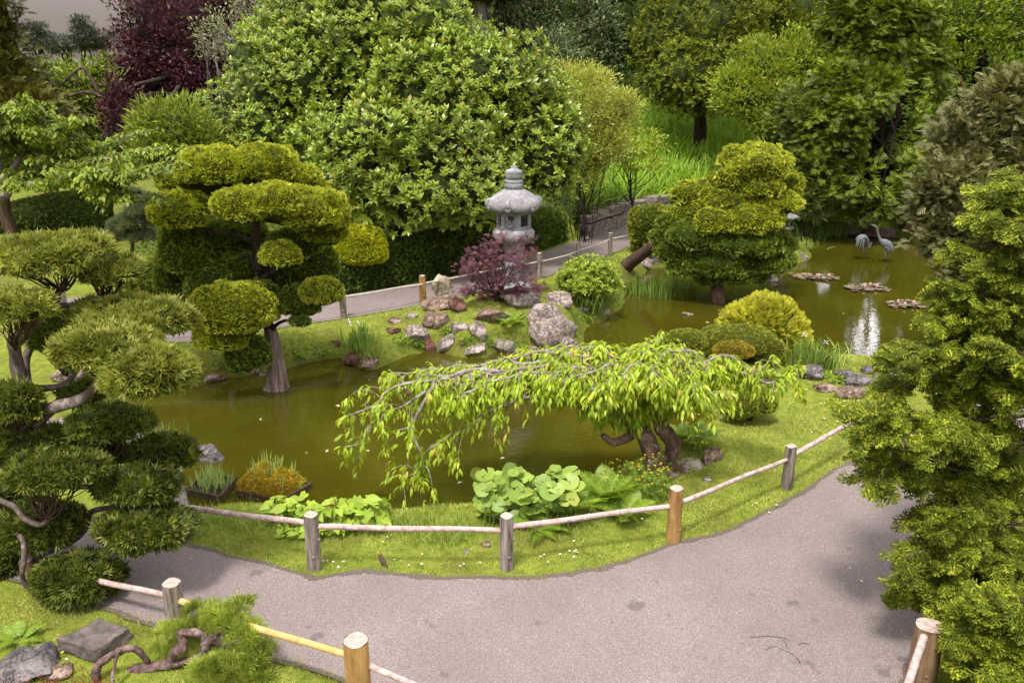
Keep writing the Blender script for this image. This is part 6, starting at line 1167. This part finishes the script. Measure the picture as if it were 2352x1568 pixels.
# buttercups
g = Geo(); gy_ = Geo(); P0 = T(1440, 1140); fp = []
for k in range(80):
    b = T(1400 + R.uniform(0, 130), 1115 + R.uniform(0, 45)); h = R.uniform(.15, .42); t_ = b + [R.normal() * .04, R.normal() * .04, h]; tube(g, [b, (b + t_) / 2 + [.01, 0, 0], t_], [.003, .002, .002], 4, cap=False); fp.append(t_)
fp = np.array(fp); lf = Geo(); q = np.repeat(fp, 5, 0) * 1.0; q[:, 2] = P0[2] + R.uniform(0, 1, len(q)) * (q[:, 2] - P0[2]); scatter(lf, maple(), q + R.normal(size=q.shape) * .04, rdir(len(q)) + UP * .2, UP + rdir(len(q)) * .5, .05 * R.uniform(.6, 1.2, len(q)))
BC = plant('buttercup_plant', 'buttercup clump with many yellow flowers left of the cherry trunk', 'flowers', P0, [('leaves', merge(lf, g), [FERN, STK])])
for f in fp[:64]:
    g = Geo(); scatter(g, OV, np.repeat(f[None], 5, 0), np.stack([np.cos(np.arange(5) * 1.257), np.sin(np.arange(5) * 1.257), np.full(5, .5)], -1), np.repeat(UP[None], 5, 0), .017 * np.ones(5) * [1] ); part('flower', Geo().add(np.concatenate(g.V) , g.F[0]), FLY, BC)
b = T(1600, 1040); g = Geo(); fp = []; lf = Geo()
for k in range(26):
    b_ = T(1570 + R.uniform(-20, 60), 1005 + R.uniform(-5, 50)); h = R.uniform(.12, .34); t_ = b_ + [R.normal() * .03, 0, h]; tube(g, [b_, t_], [.003, .002], 4, cap=False); fp.append(t_)
BC2 = plant('buttercup_plant', 'yellow buttercups growing through the fern right of the cherry trunk', 'flowers', b, [('stems', g, STK)])
for f in fp: g = Geo(); scatter(g, OV, np.repeat(f[None], 5, 0), np.stack([np.cos(np.arange(5) * 1.257), np.sin(np.arange(5) * 1.257), np.full(5, .5)], -1), np.repeat(UP[None], 5, 0), .018); part('flower', g, FLY, BC2)
# floating boxes
MOSS = hullmat('orange_moss', (.14, .10, .008), (.40, .24, .015), 45); WOODB = barkmat('wet_board', (.045, .03, .018), (.12, .085, .05), 12); SOIL = hullmat('wet_soil', (.02, .015, .012), (.09, .07, .06), 40)
MOSSL = leafmat('moss_tips', (.34, .24, .015), (.62, .40, .03), (.30, .34, .03), nscale=6, var=.3, p3=.3)
def floater(label, corners, mound, mat, irises, seed, hh=.12):
    C = [G(x, y, WZ + .05) for x, y in corners]; c = np.mean(C, 0); root = thing('floating_planter', label, 'planter', c); g = Geo()
    for i in range(4):
        a, b_ = C[i], C[(i + 1) % 4]; d = norm(b_ - a); n_ = np.array([-d[1], d[0], 0]) * .014; V = [a + n_ + UP * -.1, b_ + n_ + UP * -.1, b_ + n_ + UP * .02, a + n_ + UP * .02, a - n_ + UP * -.1, b_ - n_ + UP * -.1, b_ - n_ + UP * .02, a - n_ + UP * .02]; g.add(V, np.array([(0, 1, 2, 3), (5, 4, 7, 6), (3, 2, 6, 7), (0, 4, 5, 1), (1, 5, 6, 2), (0, 3, 7, 4)]))
    part('box', g, WOODB, root, smooth=False)
    g = Geo(); s1, s2 = np.linalg.norm(C[1] - C[0]), np.linalg.norm(C[2] - C[1]); u = norm(C[1] - C[0]); v = norm(C[3] - C[0]); K = 34; gr_ = np.array([[(i / K, j / K) for i in range(K + 1)] for j in range(K + 1)]).reshape(-1, 2)
    P = C[0] + (C[1] - C[0]) * gr_[:, :1] + (C[3] - C[0]) * gr_[:, 1:]; e = np.minimum(np.minimum(gr_[:, 0], 1 - gr_[:, 0]), np.minimum(gr_[:, 1], 1 - gr_[:, 1])) * 4; P[:, 2] += mound * np.clip(e, 0, 1) ** .6 * (1 + .35 * wob(P, 9, seed)) - .03
    i = np.arange(K)[:, None] * (K + 1); j = np.arange(K)[None]; g.add(P, np.stack([i + j, i + j + 1, i + K + 2 + j, i + K + 1 + j], -1).reshape(-1, 4))
    k = R.integers(0, len(P), 2600); scatter(g, S4, P[k] + R.normal(size=(2600, 3)) * .012, UP + rdir(2600) * .6, rdir(2600), .028, 1) if mat is MOSS else None
    part('moss' if mat is MOSS else 'soil', g, [mat, MOSSL], root)
    g = Geo(); k = R.integers(0, len(P), irises); sp2 = P[k] * .9 + c * .1 if mat is MOSS else P[k]; sp2[:, 2] = P[k][:, 2]
    for q in range(5): scatter(g, BLS, sp2 + R.normal(size=sp2.shape) * [.012, .012, 0], norm(UP + rdir(len(sp2)) * .25), rdir(len(sp2)), .17 * R.uniform(.5, 1.3, len(sp2)))
    part('planting', g, leafmat('young_iris%d' % seed, (.20, .30, .07), (.38, .47, .16), nscale=4, var=.2), root)
floater('floating wooden box with orange moss mound and young irises, centre left', [(540, 1128), (645, 1150), (714, 1112), (605, 1088)], .26, MOSS, 30, 3)
floater('floating wooden box of dark soil and young irises nearer the left shore', [(430, 1125), (505, 1142), (542, 1098), (470, 1085)], .04, SOIL, 46, 4)
g = Geo(); c = G(372, 1022, WZ); Dm = IV * (1 + .12 * wob(IV, 4, 3)[:, None]); g.add(c + Dm * [.26, .2, .12], IF); k = R.integers(0, len(Dm), 1800); scatter(g, S4, c + Dm[k] * [.26, .2, .12], norm(Dm[k] + UP), rdir(1800), .03, 1); root = thing('moss_mound', 'orange moss mound with iris shoots at the left of the pond', 'moss mound', c); part('moss', g, [MOSS, MOSSL], root)
g = Geo(); sp2 = c + np.array([(R.uniform(-.25, .3), R.uniform(-.15, .15), .05) for _ in range(12)])
for q in range(6): scatter(g, BLS, sp2, norm(UP + rdir(12) * .2), rdir(12), .3 * R.uniform(.5, 1.2, 12))
part('planting', g, IR, root)
# lily rafts
LIL = leafmat('bronze_lily_pads', (.10, .075, .045), (.24, .185, .13), (.30, .36, .14), nscale=5, var=.25, tr=.05, rough=.25); TRAY = plain('dark_tray', (.02, .018, .014))
for x, y, w_, lab in ((1872, 637, 48, 'raft of bronze lily pads nearest the islet, leftmost of the three'), (1990, 662, 44, 'raft of bronze lily pads in the middle of the three with pink buds'), (2080, 699, 42, 'raft of bronze lily pads nearest the right shore')):
    c = G(x, y, WZ + .015); s = mpp(c); n = 70; P = c + np.stack([R.uniform(-1, 1, n) * w_ * s, R.uniform(-1, 1, n) * .26, R.uniform(0, .04, n)], -1); a = R.uniform(0, 6.28, n); g = Geo(); scatter(g, roundleaf(10, .02, .25), P, np.stack([np.cos(a), np.sin(a), 0 * a + R.uniform(-.1, .15, n)], -1), UP + rdir(n) * .12, .13 * R.uniform(.6, 1.2, n))
    g2 = Geo(); lathe(g2, [(.0, -.01), (w_ * s * .98, -.01), (w_ * s, .0), (w_ * s * .9, .005), (0, .004)], c, 20, lambda th: np.where(np.abs(np.sin(th)) > .5, .45, 1) * 1.0)
    root = plant('water_lily', lab, 'water lily', c, [('tray', g2, TRAY), ('pads', g, LIL)], 'lily rafts in the far pond')
    for k in range(3): f = c + [R.uniform(-.7, .7) * w_ * s, R.uniform(-.15, .15), .05]; g = Geo(); g.add(f + SU * [.03, .03, .045], SF[:, ::-1]); part('bud', g, plain('pink_bud%d' % k, (.5, .3, .28)), root)
RED = leafmat('red_groundcover', (.10, .02, .01), (.24, .055, .025), nscale=6, var=.4)
g = Geo(); c0 = T(70, 1560); bl = [(T(x, y) + UP * .0, np.array([.2, .16, .05])) for x, y in ((0, 1565), (50, 1572), (110, 1575), (170, 1578), (220, 1580), (20, 1590), (100, 1595))]; clusters(g, bl, 500, 9, .05, OV, .022, 0, amp=.2); plant('red_sedum', 'low dark red leaved ground cover at the bottom left corner', 'plant', c0, [('foliage', g, RED)])
# ---------------------------------------------------------------- grass and ground cover (stuff)
def inpoly(P, poly): return sdist(P[:, 0], P[:, 1], poly)
GRS = leafmat('lawn_blades', (.22, .27, .045), (.41, .45, .10), (.60, .55, .20), nscale=2.4, var=.38, tr=.35, p3=.05)
def lawn(name, xr, yr, n, L, w_=.045, cond=None, sh=.04):
    P = np.c_[R.uniform(*xr, n), R.uniform(*yr, n), np.zeros(n)]; sp_, a, b_ = inpoly(P, POND), inpoly(P, PATH), inpoly(P, FARP)
    k = (sp_ > sh + .05 * wob(P, 6, 2)) & (a > -.018 + .035 * wob(P, 14, 3)) & (b_ > -.02)
    if cond is not None: k &= cond(P)
    az = np.abs(P[:, 0] / P[:, 1]); k &= az < .72
    P = P[k]; P[:, 2] = H(P[:, 0], P[:, 1]) - .005; n = len(P); g = Geo(); S = L * R.uniform(.5, 1.2, n) * (1 + .35 * wob(P, 2.2, 4))
    scatter(g, (np.array([(-w_, 0, 0), (w_, 0, 0), (w_ * .6, .6, -.06), (0, 1, -.22), (-w_ * .6, .6, -.06)]), np.array([(0, 1, 2), (0, 2, 4), (4, 2, 3)])), P, norm(UP * .8 + rdir(n) * [.8, .8, .3]), norm(rdir(n) + [0, -.4, .3]), S)
    return tag(mesh(name, g, GRS), kind='stuff')
near = lambda P: (P[:, 1] < 12.5) 
lawn('lawn_grass', (-4.2, 6), (4.9, 12.5), 420000, .042, .06, near)
lawn('far_lawn_grass', (-5.5, 5.5), (11.5, 22), 260000, .05, .08, lambda P: (beyond_far(P[:, 0], P[:, 1]) < .0), .15)
HG = leafmat('hill_grass', (.14, .26, .015), (.33, .50, .035), (.48, .58, .09), nscale=.7, var=.3, tr=.4); n = 26000; P = np.c_[R.uniform(1.5, 11, n), R.uniform(21.5, 34, n), np.zeros(n)]; k = (P[:, 1] > np.interp(P[:, 0], [1.5, _wl[0][0], _wl[2][0], 5, 11], [_wl[0][1] + .5, _wl[0][1] + .5, _wl[2][1] + .45, 24.8, 25.5])); P = P[k]; P[:, 2] = H(P[:, 0], P[:, 1]); g = Geo(); n = len(P); D = norm(UP * .9 + rdir(n) * .6 + np.array([0, -.35, 0])); scatter(g, blade(5, .035, 1.3), P, D, norm(UP * .4 - D * [1, 1, 0] * -1 + rdir(n) * .4 + [0, -.3, 0]), .62 * R.uniform(.5, 1.2, n)); tag(mesh('hill_grass', g, HG), kind='stuff')
IVY = leafmat('ivy', (.045, .085, .02), (.13, .20, .05), (.2, .28, .09), nscale=1.5, var=.3); n = 9000; P = np.c_[R.uniform(.6, 3.6, n), R.uniform(21, 24.5, n), np.zeros(n)]; yl = np.interp(P[:, 0], [.6, _wl[0][0], _wl[2][0], 5], [_wl[0][1] + .2, _wl[0][1] + .2, _wl[2][1] + .2, 24.8]); P = P[(P[:, 1] > yl) & (P[:, 1] < yl + 1.6)]; P[:, 2] = H(P[:, 0], P[:, 1]) + R.uniform(0, .15, len(P)); n = len(P); g = Geo(); scatter(g, DI, P, rdir(n) + [0, -.5, .2], UP + rdir(n) * .6 + [0, -.4, 0], .10 * R.uniform(.6, 1.2, n)); tag(mesh('ivy_ground_cover', g, IVY), kind='stuff')
n = 30000; P = np.c_[R.uniform(-9, 2, n), R.uniform(15, 24, n), np.zeros(n)]; k = (beyond_far(P[:, 0], P[:, 1]) > 1.2); P = P[k]; P[:, 2] = H(P[:, 0], P[:, 1]); n = len(P); g = Geo(); scatter(g, DI, P + R.random((n, 1)) * UP * .12, rdir(n) + UP * .3, UP + rdir(n) * .6, .11 * R.uniform(.5, 1.2, n)); tag(mesh('undergrowth', g, DKLEAF), kind='stuff')
# daisies and lawn buttercups, one of each then copies
def flower_proto(name, label, cat, group, pet, n, r_, h):
    g = Geo(); a = np.arange(n) / n * 2 * pi; scatter(g, diamond(.2, .02), np.repeat(np.array([[0, 0, h]]), n, 0), np.stack([np.cos(a), np.sin(a), np.full(n, .25)], -1), np.repeat(UP[None], n, 0), r_); g.add(np.array([0, 0, h + .002]) + SU * [r_ * .35, r_ * .35, r_ * .25], SF[:, ::-1], 1); tube(g, [np.zeros(3), np.array([0, 0, h])], [.0015, .0015], 4, m=2, cap=False)
    o = mesh(name, g, [pet, FLY, STK]); return tag(o, label, cat, group)
DA = plain('daisy_white', (.82, .80, .80), .6, .2, .05)
dz = flower_proto('daisy', 'tiny white daisy in the lawn', 'flower', 'white daisies scattered in the lawns', DA, 10, .0115, .04)
bz = flower_proto('lawn_buttercup', 'tiny yellow buttercup in the lawn', 'flower', 'yellow buttercups scattered in the lawns', FLY, 6, .013, .045)
def put(proto, spots):
    for k, (x, y) in enumerate(spots):
        p_ = T(x, y); o = proto if k == 0 else proto.copy()
        if k: COL.objects.link(o)
        o.location = p_; o.rotation_euler = (R.uniform(-.3, .3), R.uniform(-.3, .3), R.uniform(0, 6)); s_ = R.uniform(.8, 1.25); o.scale = (s_, s_, s_)
dsp = [(882, 1160 + 93)] + [(x + R.uniform(-3, 3), y + R.uniform(-3, 3)) for x, y in [(888, 1244), (896, 1240), (970, 1281), (744, 1300), (755, 1298), (766, 1296), (780, 1312), (789, 1306), (830, 1290), (905, 1300), (918, 1302), (940, 1305), (972, 1308), (1058, 1310), (1062, 1300), (1100, 1305), (1290, 1282), (1306, 1275), (1316, 1281), (1318, 1286), (1325, 1275), (1240, 1290), (1253, 1287), (1260, 1300), (1318, 1253), (1326, 1278), (1380, 1290), (1445, 1265), (1580, 1220), (1472, 1202), (1951, 1360 - 50), (1975, 1356 - 10)]]
dsp += [(R.uniform(1850, 2010), R.uniform(880, 1000)) for _ in range(60)] + [(R.uniform(1940, 2010), R.uniform(905, 960)) for _ in range(16)] + [(520 + R.uniform(-20, 60), 795 + R.uniform(-6, 25)) for _ in range(12)] + [(R.uniform(100, 330), R.uniform(1490, 1540)) for _ in range(4)] + [(1710 + R.uniform(-30, 90), R.uniform(1150, 1190)) for _ in range(6)] + [(1060 + R.uniform(-20, 60), R.uniform(712, 735)) for _ in range(6)]
put(dz, dsp)
put(bz, [(R.uniform(1880, 2020), R.uniform(930, 1080)) for _ in range(34)] + [(R.uniform(1640, 1880), R.uniform(930, 1130)) for _ in range(20)] + [(1340, 1255), (712, 1268 - 20), (500, 1330 - 90), (135, 1470), (140, 1500), (150, 1515), (300, 1540), (1455, 1200), (1560, 1210)] + [(1140 + R.uniform(-40, 60), R.uniform(760, 790)) for _ in range(10)])

lfm = leafmat('fallen_leaves', (.45, .42, .25), (.60, .58, .42), nscale=2); g = Geo(); scatter(g, DI, np.zeros((1, 3)), np.array([[1., 0, 0]]), np.array([[0, 0, 1.]]), .09)
lf0 = tag(mesh('floating_leaf', g, lfm), 'small pale fallen leaf floating on the pond', 'leaf', 'fallen leaves floating on the pond')
for k, (x, y) in enumerate([(845, 872), (848, 1036), (754, 1031), (700, 1040), (1010, 1030), (1340, 1150 - 40), (905, 905 + 60), (1160, 1050), (770, 930), (1400, 770), (1560, 760), (1620, 740), (1940, 720), (600, 960), (1050, 1110), (980, 1150), (1250, 1090)]):
    o = lf0 if k == 0 else lf0.copy()
    if k: COL.objects.link(o)
    o.location = G(x, y, WZ + .006); o.rotation_euler = (0, 0, k * 2.3); s_ = .5 + .5 * (k % 3) / 2; o.scale = (s_, s_, s_)

# leafy weeds filling the joints between the bank rocks
WD = leafmat('weed_leaves', (.10, .17, .015), (.24, .34, .03), (.36, .42, .06), nscale=3, var=.3)
for k, (x, y, w_, lab) in enumerate([(1075, 785, 18, 'leafy weeds between the pale upright block and the lichen boulder'), (1120, 790, 16, 'leafy weeds between the two squat blocks at the water'), (1200, 808, 16, 'leafy weeds at the water left of the big boulder'), (960, 800, 16, 'leafy weeds hanging over the water left of the red brown rock'), (1030, 765, 14, 'leafy weeds behind the pale upright block'), (925, 790, 22, 'leafy weeds on the bank edge right of the arching grass'), (740, 812, 26, 'leafy weeds on the bank edge right of the fluted trunk'), (690, 822, 24, 'leafy weeds hanging at the bank just right of the fluted trunk'), (1290, 770, 16, 'leafy weeds at the right foot of the big boulder'), (1345, 735, 16, 'leafy weeds at the waterline of the rocky point'), (520, 848, 20, 'leafy weeds on the shore left of the fluted trunk'), (1890, 868, 16, 'leafy weeds between the smooth grey rocks on the right shore'), (1925, 880, 14, 'leafy weeds beside the flat layered rock')]):
    c = T(x, y); s = mpp(c); g = Geo(); n = 240; P = c + R.normal(size=(n, 3)) * [w_ * s * .6, w_ * s * .35, .03] + UP * .03; P[:, 2] = np.maximum(P[:, 2], H(P[:, 0], P[:, 1])); scatter(g, OV, P, rdir(n) + UP * .3, UP + rdir(n) * .6, .045 * R.uniform(.6, 1.3, n)); plant('weed_clump', lab, 'plant', c, [('foliage', g, WD)])
